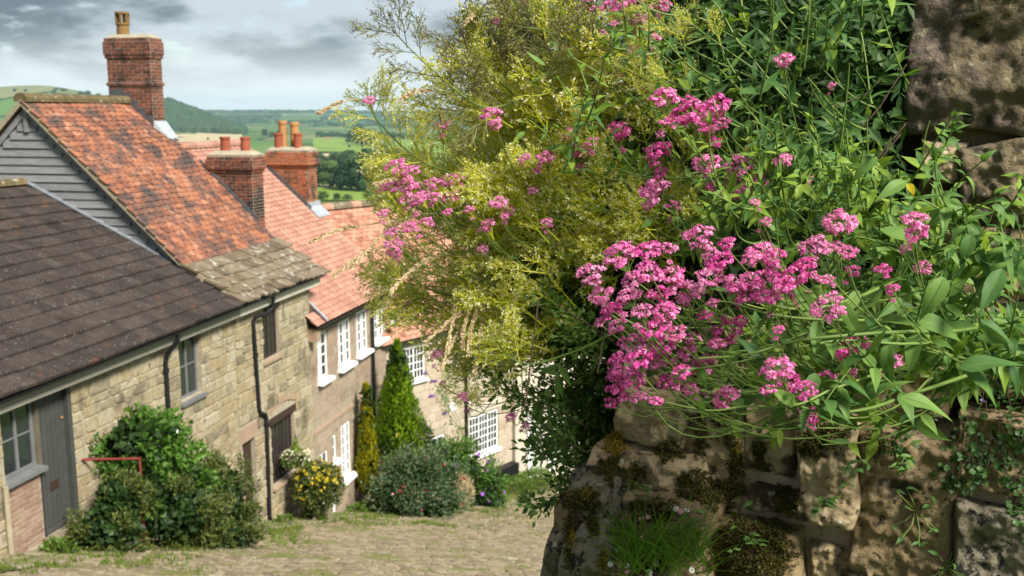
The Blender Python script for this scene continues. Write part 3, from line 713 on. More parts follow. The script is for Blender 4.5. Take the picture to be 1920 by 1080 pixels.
pipe(H2, [(.72, -.31, -3.74), (.72, -.29, -3.98), (.62, -.22, -4.06), (.28, -.1, -4.12), (.26, -.07, -4.22), (.36, -.07, -6.08), (.40, -.07, -6.16), (.62, -.07, -6.26), (.66, -.07, -6.36), (.62, -.07, -8.55), (.70, -.12, -8.75)], clips=[(.30, -.07, -4.9), (.66, -.07, -6.5)])
window(H2, .78, 1.54, -5.15, -3.96, .06, M['brown_wood'], 2, 5, 2, fw=.055, bw=.014, sill=M['lintel'], sillout=.07, label='upper brown leaded casement')
window(H2, .97, 2.12, -8.0, -6.62, .06, M['brown_wood'], 3, 5, 2, fw=.055, bw=.016, sill=M['lintel'], sillout=.1, label='lower brown leaded window under a stone arch')
plank_door(H2, -.31, .25, -8.75, -6.63, .10, M['brown_wood'], 4)
c1 = [(.0, .0)]
chimney(H2, 3.02, 3.48, 3.62, 4.74, -1.2, 1.70, M['brick'], [(.62, .70, .03), (1.24, 1.32, .03), (1.32, 1.62, .05), (1.62, 1.70, .025)], [(3.25, 4.42, .32, .145, 'potdark', True)], label='tall brick chimney stack on the ridge with one pot')
fl = MB()
for i in range(6):
    y = 3.63 + i*.18 ; z0 = max(r2(y) if y < YR else ZR+.1, -9)
    fl.box((2.985, y, z0-.02 if y < YR else ZR+.10), (3.0, y+.175, (r2(y)+.33 if y < YR else ZR+.30)))
H2.b(fl, 'stepped_flashing', M['leadd'], RF2)
fl = MB(); fl.hexa([(3.15,3.25,r2(3.25)+.05),(3.52,3.25,r2(3.25)+.05),(3.52,3.62,r2(3.62)+.05),(3.0,3.62,r2(3.62)+.05),(3.15,3.25,r2(3.25)+.075),(3.52,3.25,r2(3.25)+.075),(3.52,3.61,r2(3.62)+.22),(3.0,3.61,r2(3.62)+.22)]); H2.b(fl, 'apron_flashing', M['leadw'], RF2)

# third cottage with salmon tiles -------------------------------------------------------
H3 = House('stone_cottage', 'long brown stone cottage with smooth salmon tiles and white casement windows', 'cottage', FR, (5.7, 2.5, prof(5.7)))
hol3 = [(3.6,4.22,-6.33,-5.18), (4.87,5.74,-6.33,-5.18), (6.12,6.96,-6.28,-5.15), (7.40,8.22,-6.22,-5.12), (4.87,5.53,-9.27,-7.85), (4.34,4.56,-8.56,-7.93), (3.5,4.06,-9.6,-8.15), (5.75,6.05,-9.9,-9.3)]
zt3 = -4.86
def r3(y): return -4.80 + .90*(y+.27)
Y3 = 4.1; Z3 = r3(Y3)
b = MB(); wall_front(b, 3.16, 8.4, -12, zt3, 0.02, hol3, .12)
for x, fl_ in ((3.17, 1), (8.4, 0)):
    q = [(x,.02,-12),(x,8.2,-12),(x,8.2,-4.9),(x,Y3,Z3-.16),(x,.02,-4.86)]
    b.add(q, [(4,3,2,1,0) if fl_ else (0,1,2,3,4)])
W3 = H3.b(b, 'wall', M['core3'])
lay_stones(H3, W3, 3.16, 8.4, gz, zt3, .02, hol3 + [(3.16, 8.4, -7.58, -7.46)], STONE, M['stone3'], hr=(.2, .32), wr=(.35, .7), limit=290, proud=.008, gap=.007)
sb = MB(); sb.box((3.2, -.02, -7.57), (8.4, .03, -7.47)); H3.b(sb, 'string_course', M['lintel'], W3)
rf = MB(); rf.slab([(2.95,-.27,r3(-.27)),(8.3,-.27,r3(-.27)),(8.3,Y3,Z3),(2.95,Y3,Z3)], .08); rf.slab([(2.95,Y3,Z3),(8.3,Y3,Z3),(8.3,8.47,r3(-.27)),(2.95,8.47,r3(-.27))], .08)
RF3 = H3.b(rf, 'roof', M['underlay'])
tu3 = [tile_unit(.262, .22, .02, .024, seed=40+i) for i in range(3)]
roof_tiles(H3, RF3, (3.48, -.32, r3(-.32)), (1,0,0), (0,1,.9), 4.83, math.hypot(4.42, 4.42*.9), .155, .262, tu3, M['tile3'], 296, lift=.14, jit=.002, und=.015, stagger=False)
roof_tiles(H3, RF3, (2.93, -.32, r3(-.32)), (1,0,0), (0,1,.9), .3, .45, .155, .262, tu3, M['tile3'], 6, lift=.14, jit=.002, und=.0, stagger=False)
for i in range(12):
    s = 3.5 + i*.40; q = MB(); v = []
    for ss_ in (s, s+.395):
        for j in range(7):
            a = math.pi*(-.1+1.2*j/6); v.append((ss_, Y3 + .15*math.cos(a), Z3 + .02 + .12*math.sin(a)))
    q.add(v, [(j, j+1, 7+j+1, 7+j) for j in range(6)] + [(0,1,2,3,4,5,6)]); H3.b(q, 'ridge_tile', M['tile3'], RF3)
vg = MB(); strip(vg, 8.28, 8.34, -.3, r3(-.3)+.06, Y3, Z3+.06, .12); H3.b(vg, 'verge', M['mortar'], RF3)
f = MB(); f.box((3.2, -.22, -5.02), (8.3, -.19, -4.86)); f.box((3.2, -.19, -5.02), (8.3, .015, -5.0)); H3.b(f, 'fascia', M['black'])
cb = MB(); cb.box((2.98, -.25, -5.22), (3.2, .1, -4.92)); H3.b(cb, 'corbel_block', M['lintel'])
fl = MB(); strip(fl, 3.40, 3.46, -.33, r3(-.33)+.11, .1, r3(.1)+.12, .05); H3.b(fl, 'flashing', M['leadw'], RF3)
gutter(H3, 2.95, 8.3, -.31, -4.85)
pipe(H3, [(7.95, -.31, -4.9), (7.9, -.29, -5.0), (7.3, -.1, -5.12), (7.12, -.07, -5.3), (7.10, -.07, -10.6)], clips=[(7.12, -.07, -6.4)])
for (a, c, d, e, lab, lt_) in ((3.6,4.22,-6.33,-5.2,'white casement nearest the middle cottage',1), (4.87,5.74,-6.33,-5.2,'white casement standing open with a lifted sash',2), (6.12,6.96,-6.28,-5.17,'white casement left of the downpipe',2), (7.40,8.22,-6.22,-5.14,'white casement beyond the downpipe',2)):
    window(H3, a, c, d, e, .05, M['white'], lt_, 4, 2, fw=.06, bw=.03, sill=M['white'], sillout=.14, sillh=.09, curtain=True, label=lab)
window(H3, 4.87, 5.53, -9.27, -7.87, .05, M['white'], 2, 5, 2, fw=.06, bw=.03, sill=M['white'], sillout=.15, sillh=.1, curtain=True, label='tall white ground floor window')
window(H3, 4.34, 4.56, -8.56, -7.95, .04, M['white'], 1, 2, 1, fw=.05, bw=.03, sill=M['white'], sillout=.14, sillh=.1, label='narrow white window beside the yellow bush')
window(H3, 3.5, 4.06, -9.6, -8.17, .06, M['white'], 2, 1, 1, fw=.05, label='dark opening with one white post')
ag = MB(); ag.box((5.75, .05, -9.9), (6.05, .08, -9.3)); H3.b(ag, 'dark_hatch', M['black'])
pipe(H3, [(4.12, -.05, -9.25), (4.12, -.05, -10.1)], .035, 'white', 'white_pipe')
chimney(H3, 3.47, 4.02, 1.44, 2.52, -4.2, -.96, M['brick_sooty'], [(-1.38, -1.30, .03), (-1.30, -1.08, .07), (-1.08, -.96, .04)], [(3.75, 2.24, .38, .115, 'pot', False), (3.75, 1.72, .38, .115, 'pot', False)], label='squat sooty stack with two red pots')
fl = MB(); strip(fl, 3.43, 3.47, 1.32, r2(1.32)+.16, 2.75, r2(2.75)+.16, .16); H3.b(fl, 'flashing', M['leadd'], RF3)
fl = MB(); fl.box((3.44, 1.30, r3(1.3)+.02), (4.06, 1.42, r3(1.3)+.5)); fl.slab([(3.44,1.0,r3(1.0)+.10),(4.06,1.0,r3(1.0)+.10),(4.06,1.41,r3(1.41)+.12),(3.44,1.41,r3(1.41)+.12)], .02); H3.b(fl, 'apron_flashing', M['leadw'], RF3)
chimney(H3, 8.05, 8.70, 2.1, 3.26, -4.8, -1.02, M['brick_orange'], [(-1.5, -1.43, .03), (-1.43, -1.22, .08), (-1.22, -1.02, .045)], [(8.22, 3.0, .44, .12, 'pot', False), (8.22, 2.42, .44, .12, 'pot', False), (8.55, 3.02, .78, .12, 'potbuff', False), (8.55, 2.66, .74, .125, 'potbuff', False)], label='orange brick stack with four pots')
fl = MB(); strip(fl, 8.0, 8.05, 2.0, r3(2.0)+.2, 3.7, r3(3.7)+.2, .2); H3.b(fl, 'flashing', M['leadd'], RF3)
fl = MB(); fl.box((8.0, 2.04, r3(2)-.02), (8.75, 2.1, r3(2)+.30)); fl.slab([(8.0,1.75,r3(1.75)+.12),(8.8,1.75,r3(1.75)+.12),(8.8,2.09,r3(2.09)+.14),(8.0,2.09,r3(2.09)+.14)], .03); H3.b(fl, 'apron_flashing', M['leadw'], RF3)

# house across the bend ------------------------------------------------------------------
e4 = Vector((.624, .782, 0)).normalized(); n4 = Vector((-e4.y, e4.x, 0)); A4 = at(880, 858, 31); A4.z = 0
F4 = basis(e4, n4, (0, 0, 1), A4)
H4 = House('stone_house', 'pale brown stone house across the bend with patched orange roof and white lattice windows', 'house', F4, (-1, 2, -11.5))
hol4 = [(-2.9,-1.98,-7.8,-6.74), (.0,1.46,-10.86,-9.55), (-1.75,-1.15,-10.9,-9.75)]
zt4 = -6.5
def r4(y): return -6.42 + 1.0*(y+.25)
Y4 = 3.3; Z4 = r4(Y4)
b = MB(); wall_front(b, -7.5, 2.2, -14, zt4, 0, hol4, .1)
for x, fl_ in ((-7.5, 1), (2.2, 0)):
    b.add([(x,0,-14),(x,6.6,-14),(x,6.6,zt4),(x,Y4,Z4-.15),(x,0,zt4)], [(4,3,2,1,0) if fl_ else (0,1,2,3,4)])
W4 = H4.b(b, 'wall', M['mortar'])
lay_stones(H4, W4, -7.5, 2.2, lambda s: -12.6, zt4, 0, hol4, STONE, M['stone4'], hr=(.2, .32), wr=(.35, .75), limit=280, proud=.012, gap=.012)
rf = MB(); rf.slab([(-7.7,-.25,r4(-.25)),(2.4,-.25,r4(-.25)),(2.4,Y4,Z4),(-7.7,Y4,Z4)], .08); rf.slab([(-7.7,Y4,Z4),(2.4,Y4,Z4),(2.4,6.85,r4(-.25)),(-7.7,6.85,r4(-.25))], .08)
RF4 = H4.b(rf, 'roof', M['underlay'])
roof_tiles(H4, RF4, (-7.7, -.3, r4(-.3)), (1,0,0), (0,1,1), 10.05, math.hypot(3.6, 3.6), .16, .24, [tile_unit(.235, .23, .02, .014, seed=60+i, chip=.006) for i in range(4)], M['tile4'], 290, lift=.1, und=.06, vis=lambda p: p[0] < 800)
for i in range(26):
    s = -7.6 + i*.385; q = MB(); v = []
    for ss_ in (s, s+.38):
        for j in range(7):
            a = math.pi*(-.1+1.2*j/6); v.append((ss_, Y4 + .17*math.cos(a), Z4 + .02 + .14*math.sin(a)))
    q.add(v, [(j, j+1, 7+j+1, 7+j) for j in range(6)] + [(0,1,2,3,4,5,6)]); H4.b(q, 'ridge_tile', M['slate2' if i % 3 else 'tile4'], RF4)
window(H4, -2.9, -1.98, -7.8, -6.76, .03, M['white'], 2, 4, 3, fw=.06, bw=.03, sill=M['white'], sillout=.1, label='white lattice window under the eaves')
window(H4, .0, 1.46, -10.86, -9.57, .03, M['white'], 3, 5, 3, fw=.06, bw=.03, sill=M['white'], sillout=.1, sillh=.12, label='wide white lattice window')
window(H4, -1.75, -1.15, -10.9, -9.77, .03, M['white'], 1, 2, 2, fw=.06, bw=.03, label='plain pale window behind the purple shrub')
gutter(H4, -7.7, 2.4, -.28, -6.42)
pipe(H4, [(-.18, -.28, -6.45), (-.2, -.1, -6.7), (-.2, -.07, -6.9), (-.2, -.07, -12.2)], .05)
pl = MB(); pl.tube([(-.78, -.001, -8.98), (-.78, -.04, -8.98)], .15, 20, cap=True); H4.b(pl, 'wall_plaque', M['white'])
lt = MB(); lt.box((.0, -.02, -9.5), (1.6, .05, -9.2)); H4.b(lt, 'lintel', M['render'], W4)
chimney(H4, .3, 1.1, 2.9, 3.8, -4.2, -1.75, M['stone4'], [(-1.95, -1.75, .05)], [], label='stone stack half hidden by flowers')
pb = MB()
pb.box((.75, -.30, -12.7), (2.15, -.01, -11.55)); PB = H4.b(pb, 'cellar_bulkhead', M['black'])
for i in range(4): q = MB(); q.box((.74, -.325, -12.6 + i*.27), (2.16, -.302, -12.35 + i*.27)); H4.b(q, 'plank', M['black'], PB)

H5 = House('rendered_house', 'cream rendered house with pale green doors at the foot of the street', 'house', F4, (4.5, 2, -12.2))
b = MB(); wall_front(b, 2.22, 8.5, -14, -7.6, -.12, [(2.95,3.72,-12.35,-10.2), (4.25,5.1,-12.4,-10.2)], .1)
for x, fl_ in ((2.22, 1), (8.5, 0)): b.add([(x,-.12,-14),(x,5,-14),(x,5,-7.6),(x,2.4,-5.4),(x,-.12,-7.6)], [(4,3,2,1,0) if fl_ else (0,1,2,3,4)])
H5.b(b, 'wall', M['render'])
rf = MB(); rf.slab([(2.1,-.4,-7.75),(8.7,-.4,-7.75),(8.7,2.45,-5.2),(2.1,2.45,-5.2)], .1); rf.slab([(2.1,2.45,-5.2),(8.7,2.45,-5.2),(8.7,5.2,-7.75),(2.1,5.2,-7.75)], .1); H5.b(rf, 'roof', M['tile4'])
M['sage'] = mat('sage_paint', [(.42,.45,.38),(.50,.53,.45)], .2, 4, rough=.5)
for a, c in ((2.97,3.70), (4.27,5.08)):
    D = plank_door(H5, a, c, -12.35, -10.22, -.06, M['sage'], 4)
    q = MB(); q.box((a+.22, -.078, -11.25), (a+.42, -.064, -11.15)); H5.b(q, 'letter_plate', M['black'], D)
for x in (2.8, 3.95): q = MB(); q.box((x, -.22, -12.6), (x+.16, -.122, -9.9)); H5.b(q, 'pilaster', M['white'])

# ------------------------------------------------------------------ trees and woods of the valley
def ico(sub):
    import bmesh
    bm = bmesh.new(); bmesh.ops.create_icosphere(bm, subdivisions=sub, radius=1); bm.verts.ensure_lookup_table()
    v = np.array([q.co[:] for q in bm.verts]); f = [tuple(x.index for x in q.verts) for q in bm.faces]; bm.free(); return v, f
ICO = ico(2); ICO1 = ico(1)
def blob(mb, c, r, rnd, seed=0., rough=.3, base=ICO, sq=(1, 1, 1)):
    v = []
    for p in base[0]:
        k = 1 + rough*mnoise.noise(Vector(p)*2.1 + Vector((seed, seed*1.7, 3))) + rough*.5*mnoise.noise(Vector(p)*5 + Vector((seed, 0, 9)))
        v.append((c[0]+p[0]*r*k*sq[0], c[1]+p[1]*r*k*sq[1], c[2]+p[2]*r*k*sq[2]))
    mb.add(v, base[1], rnd)
def leafcard(mb, p, dirv, nrm, l, wd, rnd, mi=0, fold=.25):
    d_ = Vector(dirv).normalized(); s_ = d_.cross(Vector(nrm))
    if s_.length < 1e-3: s_ = d_.cross(Vector((.3, .2, .9)))
    s_.normalize(); u_ = s_.cross(d_); p = Vector(p)
    m = p + d_*l*.5
    mb.add([p, m + s_*wd*.5 + u_*wd*fold*.5, p + d_*l, m - s_*wd*.5 + u_*wd*fold*.5], [(0, 1, 2), (0, 2, 3)], rnd, mi)
def rdir(): 
    v = rng.normal(size=3); return Vector(v/np.linalg.norm(v))
def tree_crown(seed, n=26, leaf=420):
    b = MB(); r = random.Random(seed)
    for i in range(n):
        a = r.uniform(0, 6.28); h = r.random(); rad = (.30 if h > .75 else .42)*math.sqrt(r.random()) * (1 - .35*h)
        c = (rad*math.cos(a), rad*math.sin(a), .22 + .62*h)
        blob(b, c, r.uniform(.11, .2), r.random()*.6, seed + i*3.3, .45, ICO1)
    for i in range(leaf):
        a = r.uniform(0, 6.28); z = r.uniform(.12, 1.0); rr = .52*math.sqrt(max(0, 1-((z-.5)/.53)**2))*r.uniform(.8, 1.06)
        p = Vector((rr*math.cos(a), rr*math.sin(a), z)); leafcard(b, p, rdir(), rdir(), .07, .055, r.random())
    return b
crowns = [[tree_crown(i).data('crown', M['far_tree']) for i in range(4)], [tree_crown(10+i).data('crown', M['far_light']) for i in range(2)]]
tk = MB(); tk.tube([(0, 0, -.08), (0, 0, .2), (.01, 0, .5)], [.04, .03, .015], 6); TRUNK = tk.data('trunk', M['bark'])
def groundhit(px, py):
    t0, r = None, ray(px, py)
    for k in range(4000):
        t = 40*1.0035**k; P = r*(t/r.y)
        if P.z < land(P.x, P.y): return P
    return r*(4000/r.y)
TLAB = {}
ORD = 'first second third fourth fifth sixth seventh eighth ninth tenth eleventh twelfth thirteenth fourteenth fifteenth sixteenth'.split()
def far_tree(px, py, hpx, wpx=None, light=False, label='tree', grp='trees of the valley'):
    P = groundhit(px, py); dist = P.y/math.cos(0); h = hpx/FX*P.y*1.02; wd = (wpx or hpx*1.05)/FX*P.y
    t = thing('broadleaf_tree', label, 'tree', (P.x, P.y, land(P.x, P.y)), grp)
    ms = crowns[1 if light else 0]
    o = obj('crown', random.choice(ms), t); o.scale = (wd, wd, h); o.rotation_euler.z = U(0, 6.28)
    o2 = obj('trunk', TRUNK, t); o2.scale = (h*.8, h*.8, h); return t
front = [(598,350,52),(618,352,48,),(640,356,40),(660,358,58),(684,360,62),(708,358,46),(730,362,40),(752,360,48),(610,330,34),(640,335,46),(668,338,48),(700,332,44),(726,330,40),(598,318,24),(690,310,30),(655,312,28),(745,318,34),(770,322,36),(800,330,40),(716,300,26),(775,355,44),(820,352,44),(850,352,40),(880,348,44)]
cnt_ = {}
for i, q in enumerate(sorted(front)):
    if q[0] > 790: continue
    rw_ = 'front' if q[1] >= 345 else 'middle' if q[1] >= 325 else 'back'; cnt_[rw_] = cnt_.get(rw_, 0) + 1
    far_tree(q[0], q[1], q[2]*1.05, q[2]*1.15, i % 5 == 3, ('pale' if i % 5 == 3 else 'dark') + ' rounded tree, ' + ORD[cnt_[rw_]-1] + ' from the left in the ' + rw_ + ' row of the valley wood', 'trees of the valley wood')
for px, py, h, w, lt, lab in [(672,272,38,30,0,'tall dark oak standing above the pale green field'), (688,276,32,26,0,'second dark oak close behind the tall one'), (660,270,24,26,0,'dark tree on the left of the tall oak'), (700,274,28,24,0,'dark tree on the right of the tall oaks'),
        (632,376,14,16,0,'small round tree alone in the bright meadow above the ridge'), (652,376,12,20,1,'low pale bush beside the round meadow tree'), (604,376,18,26,1,'low pale bush beside the orange chimney stack'), (690,374,18,20,1,'pale bush at the far edge of the bright meadow'), (655,277,5,6,0,'tiny tree alone in the pale green field'),
        (390,263,5,5,0,'tiny dark tree at the edge of the wheat field'), (407,280,10,14,0,'dark tree left of the two red pots'), (396,284,8,14,0,'low dark tree beyond the salmon ridge'), (497,256,14,14,0,'dark tree beyond the red chimney pots'), (510,258,11,12,0,'dark tree right of the red chimney pots'), (522,254,9,12,0,'dark tree between the two chimney stacks'),
        (165,180,9,12,0,'largest dark tree on the skyline of the bare hill'), (152,178,7,12,0,'dark tree beside the largest on the bare hill'), (185,186,10,14,0,'dark round tree on the hill just left of the chimney'), (205,191,5,8,0,'small tree on the hill touching the chimney'), (28,172,4,8,0,'small bush on the left end of the hill skyline'), (48,172,4,6,0,'small bush near the left end of the hill skyline'), (120,171,4,12,0,'low bush on the middle of the hill skyline')]:
    far_tree(px, py, h, w, lt, lab)
hp = [(600,258),(612,257),(622,258),(634,257),(645,258),(714,258),(726,260),(738,260),(750,259),(760,262),(772,262),(785,263),(800,264),(815,262),(830,264),(850,262),(870,262),(600,298),(625,299),(650,299),(675,297),(700,296),(720,292),(590,306),(720,345),(765,300),(790,300),(815,302),(845,300)]
cnt_ = {}
for i, (x, y) in enumerate(sorted(hp)):
    if x > 790 or (x, y) in ((720, 345), (765, 300)): continue
    rw_ = 'above the pale green field' if y < 270 else 'below the wheat strip'; cnt_[rw_] = cnt_.get(rw_, 0) + 1
    far_tree(x, y, U(7, 13), U(12, 20), i % 6 == 5, 'small tree, ' + ORD[cnt_[rw_]-1] + ' from the left in the hedge ' + rw_, 'trees along the field boundaries')
def wood_mass(name, pts, rad, m='wood'):
    b = MB()
    for i, (x, y) in enumerate(pts):
        r = rad*U(.7, 1.3); z = land(x, y)
        blob(b, (x, y, z + r*.5), r, random.random(), i*1.3, .35, ICO1, (1.1, 1.1, 1.0))
    return tag(b.build(name, M[m]), kind='stuff')
pts = []
for i in range(2300):
    px = U(215, 455); R = U(3500, 4350); a = math.atan((px-CX)/1928); pts.append((R*math.sin(a), R*math.cos(a)))
wood_mass('hillside_wood', pts, 15)
pts = []
for i in range(900):
    px = U(380, 1000); R = U(8800, 9300) + 500*mnoise.noise(Vector((px*.02, 0, 0))); a = math.atan((px-CX)/1928); pts.append((R*math.sin(a), R*math.cos(a)))
wood_mass('skyline_wood', pts, 16)
pts = []
for k in range(26):
    px0 = U(430, 950); R0 = U(4900, 7800); L_ = U(.02, .06); 
    for i in range(24):
        a = math.atan((px0-CX)/1928) + L_*(i/24-.5); R = R0 + 120*math.sin(i*.4+k) + U(-30, 30); pts.append((R*math.sin(a), R*math.cos(a)))
wood_mass('distant_hedges', pts, 13)
# two farm buildings
for px, py, wd, m_, lab in ((700-0, 281, 9, 'white', 'long white shed at the edge of the far field'), (612, 261, 6, 'brick_pale', 'small red roofed farmhouse among the far trees')):
    P = groundhit(px, py); s_ = P.y/FX
    r_ = thing('farm_building', lab, 'farm building', (P.x, P.y, land(P.x, P.y)))
    q = MB(); w_, h_ = wd*s_, 1.5*s_; q.box((-w_, -w_*.4, 0), (w_, w_*.4, h_)); q.build('wall', M[m_], r_)
    q = MB(); q.add([(-w_*1.03,-w_*.45,h_),(w_*1.03,-w_*.45,h_),(w_*1.03,0,h_*2),(-w_*1.03,0,h_*2),(-w_*1.03,w_*.45,h_),(w_*1.03,w_*.45,h_)], [(0,1,2,3),(3,2,5,4),(0,3,4),(1,5,2)]); q.build('roof', M['greyframe' if m_ == 'white' else 'tile4'], r_)

# ------------------------------------------------------------------ shrubs along the cottages
def cloud_pts(ells, n, surf=.55):
    out = []; vol = np.array([a[3]*a[4]*a[5] for a in ells])**.67; vol /= vol.sum()
    for i in range(n):
        e = ells[rng.choice(len(ells), p=vol)]; dv = rdir(); k = surf + (1-surf)*random.random()**.6
        k *= 1 + .16*mnoise.noise(Vector(dv)*3.2 + Vector((e[0], e[1], e[2]))*2)
        out.append((Vector((e[0]+dv.x*e[3]*k, e[1]+dv.y*e[4]*k, e[2]+dv.z*e[5]*k)), dv))
    return out
def shrub(name, label, cat, base, ells, n, leaf, m, up=.3, wr=.5, stems=6, extra=None, grp=None, core=None, droop=0., clump=0):
    # ellipsoids in street coordinates (s, depth, z) are turned into points of the place
    t = thing(name, label, cat, base, grp); bw = Vector(base)
    W_ = [(*(SW(e[0], e[1], e[2])), e[3], e[4], e[5]) for e in ells]
    b = MB(); pts = cloud_pts(W_, n)
    if clump:
        cs = cloud_pts(W_, clump, .8); pts = []
        for i in range(n):
            c, dv = cs[random.randrange(clump)]; q = rdir()*(U(0, 1)**.5)*W_[0][3]*.36; pts.append((c + q, (dv + q.normalized()*.6).normalized()))
    for p, dv in pts:
        d_ = (dv*.7 + rdir()*.7 + Vector((0, 0, up - droop))).normalized(); l = leaf*U(.6, 1.3)
        leafcard(b, p - bw, d_, (dv + rdir()*.7), l, l*wr, random.random())
    b.build('foliage', m, t)
    sb = MB()
    for i in range(stems):
        q = pts[random.randrange(len(pts))][0] - bw
        sb.tube(bez(Vector((U(-.06, .06), U(-.06, .06), -.05)), q*.3 + Vector((0, 0, .2)), q*.7 + Vector((0, 0, .1)), q, 6), [.018, .016, .014, .011, .009, .006, .004], 5)
    tag(sb.build('stems', M['bark'], t), kind='stuff')
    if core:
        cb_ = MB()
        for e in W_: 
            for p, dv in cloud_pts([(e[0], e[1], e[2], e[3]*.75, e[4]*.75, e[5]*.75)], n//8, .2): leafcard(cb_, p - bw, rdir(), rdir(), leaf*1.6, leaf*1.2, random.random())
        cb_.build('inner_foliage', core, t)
    if extra:
        for nm, em, cnt, size, f in extra:
            fb = MB()
            for k in range(7):
                leafcard(fb, (0, 0, 0), (math.cos(k*.9), math.sin(k*.9), .45), (0, 0, 1), 1, .75, k/7)
            me = fb.data(nm, em); ex = [q for q in cloud_pts(W_, cnt*6, .96) if f(q[0], q[1])][:cnt]
            for p, dv in ex: obj(nm, me, t, aim(p - bw, rdir(), dv, size*U(.7, 1.2)))
    return t
def gp(s, dep): return SW(s, dep, prof(s))
vis = lambda p, dv: dv.y < .25
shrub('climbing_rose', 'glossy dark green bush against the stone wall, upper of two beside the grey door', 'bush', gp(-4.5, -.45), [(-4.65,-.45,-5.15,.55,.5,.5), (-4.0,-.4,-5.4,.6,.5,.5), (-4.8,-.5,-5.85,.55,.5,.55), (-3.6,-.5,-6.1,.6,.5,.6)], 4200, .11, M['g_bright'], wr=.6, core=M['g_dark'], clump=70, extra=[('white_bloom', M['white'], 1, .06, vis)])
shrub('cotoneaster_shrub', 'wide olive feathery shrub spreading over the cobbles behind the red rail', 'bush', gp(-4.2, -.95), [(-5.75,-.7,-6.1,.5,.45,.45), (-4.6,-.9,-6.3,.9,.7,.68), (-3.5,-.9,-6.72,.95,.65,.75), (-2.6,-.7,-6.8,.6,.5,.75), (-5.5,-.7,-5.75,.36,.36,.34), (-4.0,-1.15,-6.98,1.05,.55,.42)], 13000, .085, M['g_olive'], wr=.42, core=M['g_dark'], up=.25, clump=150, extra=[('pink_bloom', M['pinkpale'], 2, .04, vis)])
shrub('clipped_bush', 'round yellow topped evergreen bush clipped into a ball by the trough', 'bush', gp(1.6, -.75), [(1.6,-.75,-8.18,.57,.55,.55)], 2900, .085, M['g_olive'], core=M['g_dark'], extra=[('yellow_tip', M['yellow_leaf'], 110, .052, lambda p, dv: dv.z > U(-.2, .6) and dv.y < .5)])
def spire(name, label, s, dep, z0, z1, rad, n, m, core, tip=.5):
    b0 = SW(s, dep, z0); t = thing(name, label, 'conifer', b0); b = MB(); H = z1-z0
    for i in range(n):
        u = random.random()**.9; r = rad*(math.sin(math.pi*min(1, (1-u)*.62+.04)) if u < .98 else .1)*(1-u)**tip*1.25
        a = U(0, 6.28); lump = 1 + .42*mnoise.noise(Vector((math.cos(a)*2.4, math.sin(a)*2.4, u*8))) + .2*mnoise.noise(Vector((math.cos(a)*6, math.sin(a)*6, u*18)))
        rr = r*lump*(.55+.45*random.random()**.5); dv = Vector((math.cos(a), math.sin(a), 0))
        d_ = (dv*.55 + Vector((0, 0, 1.0)) + rdir()*.35); l = U(.07, .16)
        leafcard(b, dv*rr + Vector((0, 0, u*H*.97)), d_, dv + rdir()*.4, l, l*.42, random.random())
    b.build('foliage', m, t); c = MB()
    for i in range(n//8):
        u = random.random(); r = rad*.6*(1-u)**tip; a = U(0, 6.28); leafcard(c, (r*math.cos(a), r*math.sin(a), u*H*.93), rdir()+Vector((0, 0, .5)), rdir(), .2, .14, random.random())
    c.build('inner_foliage', core, t)
    tk_ = MB(); tk_.tube([(0, 0, -.1), (0, 0, H*.5), (0, 0, H*.9)], [.06, .04, .01], 6); tk_.build('trunk', M['bark'], t)
    return t
spire('golden_conifer', 'tall pointed golden green conifer in front of the bend', 6.85, -.85, -9.5, -5.95, .60, 9000, M['g_conifer'], M['g_dark'], .42)
spire('column_conifer', 'slim golden column conifer against the end of the salmon roofed cottage', 5.75, -.35, -9.85, -6.9, .21, 3600, M['g_gold'], M['g_dark'], .35)
shrub('dark_climber', 'dark climbing shrub with yellow roses under the pointed conifer', 'bush', gp(6.6, -.8), [(6.7,-.9,-8.9,.55,.5,.7), (7.4,-1.1,-9.0,.55,.5,.6)], 2600, .1, M['g_dark'], wr=.6, extra=[('yellow_rose', M['yellowf'], 6, .08, vis)])
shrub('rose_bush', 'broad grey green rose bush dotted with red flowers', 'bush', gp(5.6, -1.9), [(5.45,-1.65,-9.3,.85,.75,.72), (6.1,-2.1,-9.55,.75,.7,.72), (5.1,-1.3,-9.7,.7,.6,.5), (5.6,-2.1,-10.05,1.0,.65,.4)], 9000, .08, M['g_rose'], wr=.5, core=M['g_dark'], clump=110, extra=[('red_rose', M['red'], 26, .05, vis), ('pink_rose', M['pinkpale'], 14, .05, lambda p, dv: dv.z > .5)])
bud = shrub('buddleia', 'loose green shrub with purple flower spikes in front of the drainpipe', 'bush', gp(8.3, -2.7), [(8.2,-2.2,-10.0,.8,.7,.85), (8.8,-2.6,-10.7,.8,.7,.8), (7.6,-1.7,-9.7,.6,.6,.6), (8.1,-2.9,-11.0,.8,.6,.5)], 6500, .12, M['g_bright'], wr=.33, core=M['g_dark'], clump=80, extra=[('purple_bloom', M['purple'], 40, .085, vis)])
